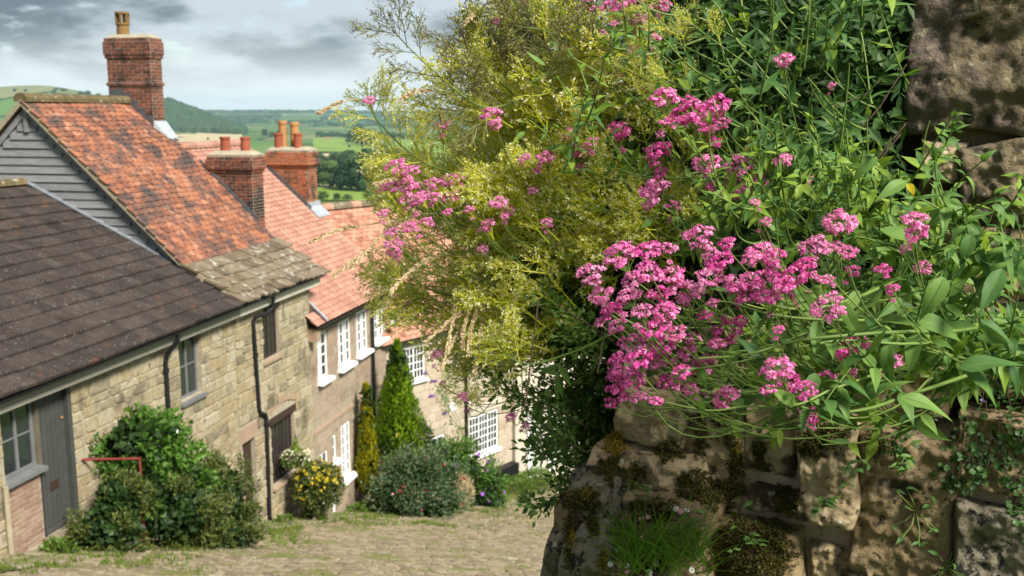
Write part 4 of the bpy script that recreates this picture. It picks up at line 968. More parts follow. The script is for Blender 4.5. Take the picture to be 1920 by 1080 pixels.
for px, py, ln in ((815, 742, .32), (818, 715, .3), (838, 775, .24), (800, 700, .2), (828, 690, .22)):
    P = at(px, py, 25.6) - bud.location; f = MB()
    for k in range(46): 
        u = k/46; leafcard(f, P + Vector((-.5*u*ln, 0, -.12*u*ln + .06*ln*math.sin(u*3))) + rdir()*.03*(1-u*.6), rdir(), rdir(), .05, .04, random.random())
    tag(f.build('flower_spike', M['purple'], bud), kind='stuff')
    f = MB(); f.tube(bez(P, P + Vector((.15, 0, -.1)), Vector((.1, .1, 1.4)), Vector((0, .1, .6)), 8), .008, 4); f.build('stem', M['val_stem'], bud)
    f = MB()
    for k in range(26): u = random.random(); leafcard(f, P + Vector((.2+.3*u, .05, -.25-.7*u)) + rdir()*.12, rdir() + Vector((0, 0, -.4)), rdir(), .14, .045, random.random())
    tag(f.build('leaf_spray', M['g_bright'], bud), kind='stuff')
pale = shrub('pale_grass_clump', 'pale cream plumed clump between the roses and the purple shrub', 'plant', gp(7.0, -2.75), [(6.9,-2.6,-10.15,.28,.28,.5)], 900, .16, M['straw'], up=.9, wr=.14, stems=2)
for k, (s, q, sz, lab) in enumerate([(4.6,-.45,.28,'low green plant at the foot of the white pipe'), (5.1,-.5,.3,'bright green leafy plant under the tall white window'), (5.9,-1.2,.34,'low bright plant beside the terracotta pot'), (10.9,-3.3,.6,'yellow green ground plant before the black bulkhead'), (12.2,-3.6,.7,'bright yellow green clump at the end of the street'), (13.4,-3.4,.6,'green shrub before the pale doors'), (-6.5,-.35,.25,'little green weed under the brick panel'), (.4,-.5,.22,'small weed by the brown door'), (1.6,-.6,.3,'straggling plant spilling from the stone trough')]):
    z = prof(s); shrub('ground_plant', lab, 'plant', SW(s, q, z), [(s, q, z+sz*.35, sz, sz*.8, sz*.6)], int(420*(sz/.3)**1.5), .085, M['g_ground'], stems=3, wr=.5)
# ivy on the bulkhead side and pots
t = thing('terracotta_pot', 'terracotta pot standing by the corner of the salmon roofed cottage', 'plant pot', gp(6.0, -.55))
f = MB(); f.lathe([(.0,0),(.13,0),(.18,.32),(.205,.32),(.205,.39),(.17,.39),(.15,.3),(0,.3)], 16); f.build('pot', M['pot'], t)
t = thing('stone_trough', 'long weathered stone trough under the yellow bush', 'trough', gp(1.75, -.55), M=FR @ Matrix.Translation((1.75, -.55, prof(1.75))))
f = MB(); f.box((-.5,-.2,-.15),(.5,.2,.24)); f.build('trough', M['flag'], t); f = MB(); f.box((-.44,-.15,.24),(.44,.15,.25)); f.build('soil', M['soil'], t)
t = thing('hanging_basket', 'hanging basket of pale trailing flowers before the brown leaded window', 'hanging basket', SW(1.35, -.38, -7.45))
f = MB(); f.lathe([(.0,-.2),(.12,-.16),(.2,0),(.18,0),(.1,-.13),(0,-.17)], 14); f.build('basket', M['brown_wood'], t)
f = MB(); [f.tube([(.18*math.cos(a), .18*math.sin(a), 0), (0, 0, .55)], .006, 4) for a in (0, 2.1, 4.2)]; f.build('chain', M['black'], t)
f = MB()
for i in range(420): p = rdir(); p = Vector((p.x*.3, p.y*.3, p.z*.18 + .03 - .1*(p.x*p.x+p.y*p.y))); leafcard(f, p, rdir(), rdir(), .06, .04, random.random())
f.build('foliage', M['g_ground'], t)
f = MB()
for i in range(130): p = rdir(); p = Vector((p.x*.33, p.y*.33, abs(p.z)*.2 + .02)); leafcard(f, p, rdir(), rdir(), .05, .05, random.random())
f.build('bloom', M['fluff'], t)
f = MB(); 
for i in range(160): u = random.random(); leafcard(f, (U(-.1, .1)*(1-u), U(-.1, .1)*(1-u), .08 + u*.34), (0, 0, 1), rdir(), .08, .03, random.random())
tag(f.build('leaf_spray', M['g_conifer'], t), kind='stuff')
t = thing('wall_lantern', 'small black lantern on a bracket by the last upper white window', 'lantern', SW(8.36, -.22, -5.75))
f = MB(); [f.box((a-.012, b_-.012, -.16), (a+.012, b_+.012, .14)) for a in (-.08, .08) for b_ in (-.08, .08)]; f.box((-.1,-.1,-.19),(.1,.1,-.16)); f.lathe([(.15,.14),(.05,.24),(.02,.3)], 8); f.build('frame', M['black'], t)
f = MB(); f.box((-.07,-.07,-.155),(.07,.07,.135)); f.build('pane', M['curtain'], t)
f = MB(); f.tube([(0,0,.28), (-.06,.02,.33), tuple(nS*.24 + Vector((0,0,.25)))], .012, 6); f.build('bracket', M['black'], t)
# the red painted rail
t = thing('iron_rail', 'red painted iron rail reaching out from the wall over the shrub', 'rail', SW(-5.35, -.05, -5.2))
a0 = at(148, 862, SW(-5.35, -.05, 0).y) - t.location; a1 = at(262, 862, SW(-5.35, -.05, 0).y + .05) - t.location; a1.z = a0.z
f = MB(); f.tube([a0, a0*.4 + a1*.6, a1], .02, 8); f.tube([a0, a0*.4 + a1*.6, a1], .02, 8) if False else None; f.build('bar', M['rust'], t)
f = MB(); f.tube([a1 + Vector((0, 0, .02)), a1 + Vector((0, 0, -.3)), Vector((a1.x, a1.y, a1.z-1.5))], .018, 8); f.build('post', M['rust'], t)
f = MB(); f.box((a0.x-.03, a0.y-.08, a0.z-.18), (a0.x+.02, a0.y+.06, a0.z+.18)); f.build('wall_plate', M['leadw'], t)
P = gp(-4.05, -1.5); t = thing('timber_post', 'thin pale post stuck in the ground before the olive shrub', 'post', P); f = MB(); f.tube([(0, 0, -.1), (.01, 0, .2), (0, 0, .42)], .022, 7, cap=True); f.build('post', M['barge'], t)
f = MB(); blob(f, (0, 0, .02), .16, .3, 4, .3, ICO1, (1.3, 1, .5)); f.build('footing_stone', M['flag'], t)
# grass creeping over the cobbles
g = MB()
for i in range(12000):
    s = U(-8.2, 9.5); q = -.25 - abs(random.gauss(0, 1.0))
    dens = .22*max(0, 1-abs(q+1.5)/.7)*(1 if s < 2 else 0) + mnoise.noise(Vector((s*.55, q*.9, 4))) + .35*mnoise.noise(Vector((s*2, q*2, 1))) + (.4 if q > -1.0 else 0) + (.35 if s > 3 else 0) - .12*max(0, -q-1.4)
    if dens < .10: continue
    P = SW(s + .0, q, prof(s) + .02); px = pr(P)
    h = U(.04, .12); dv = Vector((U(-.5, .5), U(-.5, .5), 1)).normalized()
    for k in range(3): leafcard(g, P + Vector((U(-.04, .04), U(-.04, .04), 0)), dv + rdir()*.4, rdir(), h, h*.16, random.random())
for i in range(3500):
    s = U(3, 14); q = -2.2 - abs(random.gauss(0, .9)) - .05*s
    if mnoise.noise(Vector((s*.5, q*.8, 9))) < 0: continue
    P = SW(s, q, prof(s) + .02); h = U(.04, .12)
    for k in range(3): leafcard(g, P + Vector((U(-.05, .05), U(-.05, .05), 0)), Vector((0, 0, 1)) + rdir()*.5, rdir(), h, h*.16, random.random())
tag(g.build('verge_grass', M['grass']), kind='stuff')

# ------------------------------------------------------------------ haze of the valley
hz = bpy.data.materials.new('valley_air'); hz.use_nodes = True; nt = hz.node_tree; nt.nodes.clear()
pv = N('ShaderNodeVolumePrincipled'); pv.inputs['Density'].default_value = HAZE = 6.5e-5; pv.inputs['Color'].default_value = (.55, .80, 1.0, 1); pv.inputs['Anisotropy'].default_value = .2
o_ = N('ShaderNodeOutputMaterial'); L(pv.outputs[0], o_.inputs['Volume'])
f = MB(); f.box((-12000, -12000, -90), (12000, 12000, 160)); tag(f.build('haze', hz), kind='stuff')

# ------------------------------------------------------------------ garden wall in front
from mathutils.bvhtree import BVHTree
WA = Vector((.33, 3.05, 0)); wa = Vector((.883, -.469, 0)).normalized(); wb = Vector((.469, .883, 0)).normalized()
BV, BF = [], []
def plane_wz(px, py, off):
    P = on(px, py, WA - wb*off, wb); return (P - WA).dot(wa), P.z
GW = thing('garden_wall', 'old mossy retaining wall of big weathered stones with a sloping foot', 'wall', (WA.x+.5, WA.y, -2.7))
UW = thing('garden_wall', 'rough lichen covered stone pier rising at the top right behind the flowers', 'wall', (1.5, 2.75, -.9))
UW['label'] = 'rough lichen covered stone pier rising behind the leafy valerian'
def rock(rect, off, m, par, seed, bulge=.035, rough=.022, depth=.16, nx=40, wob=.03, rnd=None, lean=0., fine=1.):
    x0, y0, x1, y1 = rect
    w0, z1 = plane_wz(x0, y0, off); w1, z0 = plane_wz(x1, y1, off); wd, hh = w1-w0, z1-z0
    nz = max(8, int(nx*hh/wd)) if wd > .02 else 12; nz = min(nz, 64)
    V = []; sd = Vector((seed*3.7, seed*1.3, seed*.7))
    for j in range(nz+1):
        for i in range(nx+1):
            u, v = i/nx, j/nz
            wx, wz = w0 + wd*u, z0 + hh*v
            wx += wob*mnoise.noise(Vector((wz*6, u*2, 0)) + sd)*(abs(2*u-1)**2); wz += wob*mnoise.noise(Vector((wx*6, v*2, 5)) + sd)*(abs(2*v-1)**2)
            edge = min(u*wd, (1-u)*wd, v*hh, (1-v)*hh); e = min(1, edge/.018)
            prof_ = math.sqrt(max(0, 1-(1-e)**2))
            q = Vector((wx, wz, seed))
            n_ = rough*(1.3*mnoise.noise(q*7) + .8*mnoise.noise(q*17*fine) + .5*mnoise.noise(q*38*fine) + .25*mnoise.noise(q*80))
            o = off - .05 + (.05 + bulge*.6 + n_)*prof_ + bulge*.5*mnoise.noise(q*2.5) + lean*(1-v)
            if i in (0, nx) or j in (0, nz): o = off - depth
            P = WA + wa*wx - wb*o; P.z = wz; V.append(P)
    F = [(j*(nx+1)+i, j*(nx+1)+i+1, (j+1)*(nx+1)+i+1, (j+1)*(nx+1)+i) for j in range(nz) for i in range(nx)]
    b = MB(); b.add(V, F, random.random() if rnd is None else rnd); o = b.build('stone', M[m], par, off=par.location, smoothf=True)
    k = len(BV); BV.extend(V); BF.extend([tuple(i+k for i in f) for f in F]); return o
for i, (rc, off, m, bl, ln) in enumerate([
    ((1158,728,1284,850), .07, 'rock_tan', .05, 0), ((1284,735,1398,962), .03, 'rock_tan', .05, 0), ((1398,730,1498,905), .04, 'rock_tan', .05, 0),
    ((1498,775,1596,1005), .11, 'rock_tan', .05, 0), ((1510,1005,1640,1120), .06, 'rock_tan', .04, 0), ((1604,795,1786,1120), .06, 'rock_brown', .04, 0),
    ((1790,935,1960,1120), .09, 'rock_grey', .03, 0), ((1788,760,1960,948), .06, 'rock_brown', .03, 0), ((1596,660,1790,792), .0, 'rock_brown', .03, 0), ((1790,600,1960,757), .0, 'rock_brown', .03, 0),
    ((1172,846,1310,935), .13, 'rock_tan', .05, .02), ((1308,960,1502,1120), .10, 'rock_brown', .06, .05), ((1398,903,1500,975), .05, 'rock_tan', .04, 0),
     ((1075,880,1182,972), .19, 'rock_grey', .06, .05), ((1105,828,1200,890), .13, 'rock_tan', .05, .05),
    ((1168,925,1322,1130), .22, 'rock_brown', .06, .05), ((1430,600,1600,780), -.02, 'rock_brown', .03, 0), ((1170,600,1300,735), -.01, 'rock_tan', .03, 0), ((1300,600,1432,735), -.02, 'rock_brown', .03, 0)]):
    rock(rc, off, m, GW, i+1, bl*.6, None or (.026 if m != 'rock_grey' else .018), lean=ln, depth=.3)
core = MB()
def wpt(w_, dpt, z): P = WA + wa*w_ + wb*dpt; return Vector((P.x, P.y, z))
core.hexa([wpt(-.04,-.045,-3.2), wpt(2.4,-.045,-3.0), wpt(2.4,1.7,-3.2), wpt(-.5,1.7,-3.8), wpt(.02,-.035,-.95), wpt(2.4,-.035,-.68), wpt(2.4,1.7,.0), wpt(-.45,1.7,.0)])
core.hexa([wpt(-.22,-.2,-3.2), wpt(1.0,-.16,-3.2), wpt(1.0,.2,-3.2), wpt(-.2,.2,-3.2), wpt(-.17,-.15,-1.32), wpt(.55,-.05,-1.2), wpt(.55,.1,-1.1), wpt(-.0,.1,-1.05)])
core.build('wall_core', M['joint'], GW, off=GW.location)
def boulder(px, py, Y, rx, ry, rz, m, seed):
    v_, f_ = ico(5); c = at(px, py, Y); sd = Vector((seed*3.1, seed, seed*.3)); V = []
    for p in v_:
        q = Vector(p); k = 1 + .16*mnoise.noise(q*1.5 + sd) + .07*mnoise.noise(q*4 + sd) + .03*mnoise.noise(q*10 + sd) + .015*mnoise.noise(q*24 + sd)
        q = Vector((abs(q.x)**.8*(1 if q.x > 0 else -1), abs(q.y)**.8*(1 if q.y > 0 else -1), abs(q.z)**.8*(1 if q.z > 0 else -1)))
        V.append(c + wa*(q.x*rx*k) + wb*(q.y*ry*k) + Vector((0, 0, q.z*rz*k)))
    b = MB(); b.add(V, f_, random.random()); b.build('stone', M[m], GW, off=GW.location, smoothf=True)
    k = len(BV); BV.extend(V); BF.extend([tuple(i+k for i in f) for f in f_])
boulder(1120, 1075, 2.78, .105, .13, .17, 'rock_grey', 3); boulder(1066, 1085, 2.86, .06, .12, .19, 'rock_grey', 5); boulder(1128, 925, 2.86, .085, .11, .085, 'rock_grey', 8); boulder(1085, 965, 2.9, .06, .1, .07, 'rock_brown', 11); boulder(1240, 1090, 2.68, .13, .12, .14, 'rock_brown', 14)
for i, (rc, off, m, bl) in enumerate([((1706,-36,1945,256), -.36, 'rock_lichen', .05), ((1702,-330,1945,-42), -.36, 'rock_lichen', .05), ((1728,260,1804,348), -.34, 'rock_tan', .03), ((1802,262,1945,418), -.33, 'rock_lichen', .04), ((1736,350,1945,560), -.36, 'rock_brown', .04), ((1736,422,1945,600), -.33, 'rock_brown', .03)]):
    rock(rc, off, m, UW, 40+i, bl, .024, nx=34, depth=.25)
core = MB(); w0, z0 = plane_wz(1718, 400, -.4); core.hexa([wpt(w0,.42,-1.4), wpt(w0+2,.42,-1.4), wpt(w0+2,1.2,-1.4), wpt(w0,1.2,-1.4), wpt(w0,.42,.62), wpt(w0+2,.42,.62), wpt(w0+2,1.2,.62), wpt(w0,1.2,.62)])
core.build('wall_core', M['joint'], UW, off=UW.location)
sb = MB(); v = []; nw, ntt = 16, 12
def soil(w_, t): return -.92 + .11*w_ + t*(.72 + .28*sstep(.2, 1.0, w_)) + .04*mnoise.noise(Vector((w_*4, t*4, 0)))
for j in range(ntt+1):
    t = 2.2*j/ntt
    for i in range(nw+1):
        w_ = -.28*t + (3.0 + .28*t)*i/nw; v.append(wpt(w_, t + .02, soil(w_, t)))
sb.add(v, [(j*(nw+1)+i, j*(nw+1)+i+1, (j+1)*(nw+1)+i+1, (j+1)*(nw+1)+i) for j in range(ntt) for i in range(nw)])
v2 = [wpt(-.28*2.2*j/ntt, 2.2*j/ntt+.02, soil(-.28*2.2*j/ntt, 2.2*j/ntt)) for j in range(ntt+1)] + [wpt(-.28*2.2*j/ntt-.1, 2.2*j/ntt+.02, -3.6) for j in range(ntt+1)]
sb.add(v2, [(j, j+1, ntt+2+j, ntt+1+j) for j in range(ntt)])
tag(sb.build('earth_bank', M['soil'], smoothf=True), kind='structure')
BVH = BVHTree.FromPolygons([tuple(p) for p in BV], BF)
def hit(px, py):
    r = ray(px, py).normalized(); h = BVH.ray_cast(Vector((0, 0, 0)), r)
    if h[0] is None: return None, None
    n = h[1]; n = -n if n.dot(r) > 0 else n
    return h[0], n
def moss(patches, name, m):
    b = MB()
    for (px, py, rx, ry, dens) in patches:
        rx *= .74; ry *= .8
        for i in range(int(rx*ry*dens)):
            a = U(0, 6.28); k = random.random()**.5
            wv = 1 + .8*mnoise.noise(Vector((math.cos(a)*2.2, math.sin(a)*2.2, px*.1))) + .4*mnoise.noise(Vector((math.cos(a)*6, math.sin(a)*6, px*.1)))
            P, n = hit(px + rx*k*wv*math.cos(a), py + ry*k*wv*math.sin(a))
            if P is None: continue
            P = P + n*U(-.002, .007)*(1.3-k)
            for q in range(3): leafcard(b, P + rdir()*.004, n + rdir()*.9 + Vector((0, 0, .2)), rdir(), U(.006, .013), U(.003, .006), random.random())
    return tag(b.build(name, m), kind='stuff')
moss([(1145,882,34,30,.8),(1092,940,46,26,.8),(1112,985,14,30,.7),(1066,1010,9,60,.7),(1255,850,34,24,.7),(1315,815,15,60,.6),(1368,800,13,55,.6),(1425,850,14,55,.6),(1345,925,60,34,.8),(1295,905,36,36,.7),(1400,1005,70,40,.7),(1370,1050,70,40,.7),(1450,1050,50,40,.7),(1474,930,28,34,.8),(1455,1000,36,36,.7),(1345,770,18,30,.6),(1520,835,34,34,.6),(1190,890,36,26,.6),(1225,960,60,30,.5),(1210,1040,60,36,.5),(1380,880,20,40,.6),(1560,815,30,30,.4),(1645,830,30,22,.4)], 'moss', M['moss'])
moss([(1152,838,26,20,.9),(1160,820,10,18,.8),(1100,925,20,10,.5),(1075,1000,6,40,.5),(1385,840,6,50,.4),(1130,1050,10,30,.5)], 'golden_moss', M['moss_gold'])

# ------------------------------------------------------------------ plants of the wall
def leaf_unit(seed, wd=.34, bend=.25, fold=.35, twist=0., wave=.0):
    b = MB(); n = 7; v = []
    for i in range(n+1):
        t = i/n; h = wd*.5*(math.sin(math.pi*min(1, t*.86+.10))**.9)*(1-t)**.55*1.5 if t < 1 else .0
        if i == 0: h = wd*.11
        yb = t*(1-.12*bend*t); zb = -bend*t*t*.7 + .10*bend*t
        tw = twist*t
        for x in (-1, -.5, -.07, .07, .5, 1):
            zz = abs(x)*h*fold - (abs(x)**2)*h*.18 + wave*math.sin(t*9+x*2+seed)*abs(x)*h
            xx = x*h; v.append((xx*math.cos(tw) - zz*math.sin(tw), yb, zb + xx*math.sin(tw) + zz*math.cos(tw)))
    for i in range(n):
        for j in range(5):
            q = i*6+j; b.add([], []); b.f.append((q, q+1, q+7, q+6)); b.r.append(.22 if j == 2 else 0.); b.m.append(0)
    b.v = v; return b
LU = [leaf_unit(i, *p) for i, p in enumerate([(.30,.15,.45,.2,.10),(.29,.6,.4,.5,.14),(.36,.95,.35,-.4,.16),(.25,.35,.6,.7,.10),(.32,-.3,.5,-.4,.14),(.28,1.4,.4,.4,.16)])]
LN = [leaf_unit(20+i, *p) for i, p in enumerate([(.22,.2,.4,.1,.03),(.20,.6,.4,-.3,.04),(.25,-.2,.35,.2,.03),(.21,1.0,.3,.4,.05)])]
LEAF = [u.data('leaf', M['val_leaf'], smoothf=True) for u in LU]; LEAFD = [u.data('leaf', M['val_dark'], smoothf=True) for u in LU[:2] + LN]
LEAFY = [u.data('leaf', M['val_young'], smoothf=True) for u in LU[:3] + LU[4:5]]
LEAFN = [u.data('leaf', M['val_leaf'], smoothf=True) for u in LN]
def head_unit(seed, open_=1.0):
    r = random.Random(seed); b = MB(); ns = 8
    subs = [Vector((0, 0, .30))] + [Vector((.30*math.cos(a), .30*math.sin(a), .12 + r.uniform(-.06, .08))) for a in [2*math.pi*k/6 + r.uniform(-.3, .3) for k in range(6)]] + [Vector((r.uniform(-.3, .3), r.uniform(-.3, .3), -.12)) for _ in range(2)]
    for sc_ in subs:
        b.tube(bez(Vector((0, 0, -.62)), Vector((0, 0, -.3)), sc_*.6 + Vector((0, 0, -.25)), sc_ - Vector((0, 0, .10)), 3), [.018, .016, .014, .012], 3, r.random(), 1)
        for k in range(17):
            dv = Vector((r.gauss(0, 1), r.gauss(0, 1), abs(r.gauss(0, 1))*.9 + .15)).normalized(); dv = (dv + (sc_ + Vector((0, 0, .1)))*1.1).normalized()
            q_ = r.uniform(.7, 1.2); c = sc_ + Vector((dv.x*.19, dv.y*.19, dv.z*.16))*q_; base = sc_ - Vector((0, 0, .06)); rd = r.random()
            b.tube([base, c], [.006, .009], 3, rd*.4, 0)
            ax = dv.cross(Vector((r.random(), r.random(), .3))).normalized(); ay = dv.cross(ax)
            if r.random() > open_:
                b.tube([c - dv*.02, c + dv*.03], [.02, .016], 4, .05, 0, True); continue
            for p in range(5):
                an = p*1.2566 + rd*6; d_ = ax*math.cos(an) + ay*math.sin(an); s_ = ax*-math.sin(an) + ay*math.cos(an); l = .066*r.uniform(.75, 1.2); up = dv*r.uniform(-.01, .025)
                b.add([c, c + d_*l*.6 + s_*.021 + up*.5, c + d_*l + up, c + d_*l*.6 - s_*.021 + up*.5], [(0, 1, 2, 3)], min(.98, rd*.75 + r.random()*.25), 0)
    return b
HEAD = [head_unit(i, 1 if i < 6 else .72).data('flower_head', [M['petal' if i % 2 else 'petal_light'], M['val_stem']]) for i in range(8)]
HEAD += [head_unit(60+i, .6).data('flower_head', [M['petal_far'], M['val_stem']]) for i in range(3)]
HEADF = [head_unit(30+i, .95).data('flower_head', [M['petal_far'], M['seed']]) for i in range(4)]
def panicle_unit(seed, fl=.25):
    r = random.Random(seed); b = MB(); ax = bez(Vector((0, -.55, 0)), Vector((0, -.2, 0)), Vector((r.uniform(-.05, .05), .2, .06)), Vector((r.uniform(-.1, .1), .55, .1)), 8)
    b.tube(ax, [.011]*4 + [.009, .008, .007, .006, .005], 4, .1)
    def tip(p, d_):
        for k in range(2):
            leafcard(b, p, d_ + Vector((r.gauss(0, .5), r.gauss(0, .5), r.gauss(0, .5))), (r.gauss(0, 1), r.gauss(0, 1), 1), .046, .022, r.random())
        if r.random() < fl:
            for k in range(2): leafcard(b, p, d_ + Vector((r.gauss(0, .8), r.gauss(0, .8), r.gauss(0, .8))), (r.gauss(0, 1), r.gauss(0, 1), 1), .06, .03, r.random(), 1)
    for k in range(6):
        t = .28 + .68*k/6; i = min(7, int(t*8)); p = ax[i].lerp(ax[i+1], t*8-i)
        for sd in (-1, 1):
            a0 = k*1.57 + (0 if sd > 0 else math.pi) + r.uniform(-.3, .3); out = Vector((math.cos(a0), .75, math.sin(a0)*.8)).normalized(); l = .34*(1-.62*k/6)*r.uniform(.8, 1.2)
            br = bez(p, p + out*l*.4, p + out*l*.7 + Vector((0, l*.2, 0)), p + out*l*.9 + Vector((0, l*.45, 0)), 4); b.tube(br, [.009, .008, .007, .006, .004], 3, r.random()*.4)
            for q in range(1, 5):
                for s2 in (-1, 1):
                    o2 = (out + Vector((r.gauss(0, .7), .5, r.gauss(0, .7)))).normalized(); l2 = .11*r.uniform(.6, 1.2)
                    e = br[q] + o2*l2; b.tube([br[q], br[q].lerp(e, .5) + Vector((0, -.008, 0)), e], [.0052, .0045, .0035], 3, r.random()*.6)
                    tip(e, o2)
                    if r.random() < .5: e2 = br[q] + (o2 + rdir()*.6)*l2*.7; b.tube([br[q].lerp(e, .4), e2], [.003, .0025], 3, r.random()*.5); tip(e2, o2)
    return b
PAN = [panicle_unit(i, .42).data('seed_panicle', [M['seed'], M['fluff']]) for i in range(7)]
PAND = [panicle_unit(50+i, .08).data('seed_panicle', [M['seed_dark'], M['seed']]) for i in range(3)]

G_ = 'red valerian plants along the wall'
class Plant:
    def __init__(s, label, root, grp=G_): s.t = thing('valerian_plant', label, 'plant', root, grp); s.o = Vector(root); s.n = 0
    def stem(s, pts, r0=.0034, r1=.0016, m='val_stem', n=6):
        b = MB(); k = len(pts); b.tube([p - s.o for p in pts], [r0 + (r1-r0)*i/(k-1) for i in range(k)], n, random.random()); return b.build('stem', M[m], s.t, smoothf=True)
    def leaf(s, p, d_, nrm, l, pool):
        if s.n >= 298: return
        s.n += 1; o = obj('leaf', random.choice(pool), s.t, aim(p - s.o, d_, nrm, l)); return o
    def pairs(s, pts, ts, l0, l1, pool, spread=.9, droop=.15, ph=None, chance=1.):
        k = len(pts)-1; ph = U(0, 3.14) if ph is None else ph
        for j, t in enumerate(ts):
            i = min(k-1, int(t*k)); p = pts[i].lerp(pts[i+1], t*k-i); tg = (pts[i+1]-pts[i]).normalized()
            a = tg.cross(Vector((.2, .3, 1))).normalized(); b_ = tg.cross(a); an = ph + j*1.57; l = l0 + (l1-l0)*j/max(1, len(ts)-1)
            for sd in (1, -1):
                if random.random() > chance: continue
                sdv = (a*math.cos(an) + b_*math.sin(an))*sd
                d_ = (tg*(1-spread*.55) + sdv*spread + Vector((0, 0, -droop)) + rdir()*.15).normalized()
                s.leaf(p, d_, (tg*.6 + Vector((0, -.35, .9)) + rdir()*.3), l*U(.8, 1.2), pool)
    def head(s, P, sz, up, pool=None):
        u = Vector(up).normalized(); x = u.cross(Vector((.4, .3, .2))).normalized(); y = u.cross(x); k = sz*1.12
        o = obj('flower_head', random.choice(pool or HEAD), s.t, basis(x*k, y*k, u*k*.92, P - s.o) @ Matrix.Rotation(U(0, 6.28), 4, 'Z')); return o
    def flower(s, px, py, dpx, Y, pool=None, leaves=3, lpool=None, sag=.10, r=.0030):
        P = at(px, py, Y); sz = dpx/FX*Y; up = Vector((-.25 + U(-.3, .2), -.35 + U(-.25, .2), .9))
        base = P - up.normalized()*sz*.62*1.1
        rt = s.o + Vector((U(-.2, .16), U(-.12, .12), U(-.16, .20))); ln = (base-rt).length
        c1 = rt + (base-rt)*.35 + Vector((U(-.05, .05), -.04 + U(-.06, .06), -sag*ln + U(-.08, .10))); c2 = base - up.normalized()*ln*.22 + (rt-base)*.15
        pts = bez(rt, c1, c2, base, 14); s.stem(pts, r, .0013)
        if leaves: s.pairs(pts, [.35 + .5*i/leaves + U(-.05, .05) for i in range(leaves)], .075, .04, lpool or LEAF, .9, .1, chance=.75)
        s.head(P, sz, up, pool)
        if random.random() < .6:     # a side spray of small flowers under the head
            q = P + Vector((U(-.5, .5)*sz, U(-.2, .2)*sz, -U(.45, .75)*sz)); s.head(q, sz*U(.35, .6), up + rdir()*.4, pool); s.stem([pts[10], pts[12] + (q-P)*.6, q - up.normalized()*sz*.2], .0012, .0009)
    def shoot(s, P, d_, ln, np_, l0, l1, pool, r=.003):
        d_ = Vector(d_).normalized(); e = P + d_*ln; pts = bez(P, P + d_*ln*.3 + Vector((0, 0, -.02)), P + d_*ln*.6 + rdir()*.03, e + Vector((0, 0, .02)), 10)
        s.stem(pts, r, .0016); s.pairs(pts, [.12 + .86*i/np_ for i in range(np_)], l0, l1, pool, .95, .12)
        for k in range(3): s.leaf(pts[-1], d_ + rdir()*.5, Vector((0, -.3, 1)) + rdir()*.4, l1*U(.7, 1.), pool)
    def panicle(s, P, d_, sz, pool=None):
        o = obj('seed_panicle', random.choice(pool or PAN), s.t, aim(P - s.o, d_, Vector((0, -.4, 1)) + rdir()*.5, sz)); return o

FRONT = [(1108,520,48),(1165,487,60),(1215,478,50),(1255,470,30),(1130,560,45),(1150,585,40),(1180,560,40),(1205,590,40),(1190,530,40),(1160,615,35),(1215,520,50),(1310,452,55),(1365,460,30),(1330,480,35),(1260,525,50),(1290,555,60),(1240,555,40),(1250,590,45),(1225,625,45),(1195,650,50),(1170,690,55),(1200,680,45),(1160,725,45),(1190,715,45),(1230,680,40),(1245,655,45),(1270,630,40),(1300,640,35),(1290,665,35),(1320,690,45),(1280,700,35),(1250,720,30),(1200,750,30),(1230,755,25),(1295,735,30),(1330,530,50),(1350,500,50),(1375,540,50),(1395,555,50),(1410,530,40),(1430,480,50),(1455,490,40),(1410,490,35),(1440,530,50),(1440,560,40),(1470,540,40),(1490,520,45),(1500,560,35),(1530,470,52),(1515,500,40),(1550,530,30),(1575,425,55),(1590,478,35),(1555,585,62),(1598,510,25),(1365,620,52),(1345,650,30),(1390,605,25),(1365,750,48),(1460,700,58),(1480,720,40),(1510,735,42),(1550,712,32),(1515,780,36),(1595,655,62),(1620,655,34),(1672,682,36),(1715,420,44),(1720,440,40),(1655,510,30),(1730,505,30),(1675,545,25),(1460,620,20),(1436,418,22),(1415,382,18),(1480,545,30)]
pA = Plant('front valerian trailing left over the wall with the widest spread of pink heads', at(1640, 640, 2.35))
pB = Plant('front valerian with a dense bank of pink heads above the mossy stones', at(1700, 600, 2.35))
pC = Plant('front valerian with scattered pink heads among big leaves below the pier', at(1800, 640, 2.25))
for (x, y, d_) in FRONT:
    pl_ = pA if x < 1300 else pB if x < 1500 else pC
    pl_.flower(x, y, d_*1.13, U(1.62, 1.84) if x > 1400 else U(1.70, 1.94) if x > 1180 else U(1.85, 2.05), leaves=2 if pl_ is not pC else 3, lpool=LEAF + LEAFY)
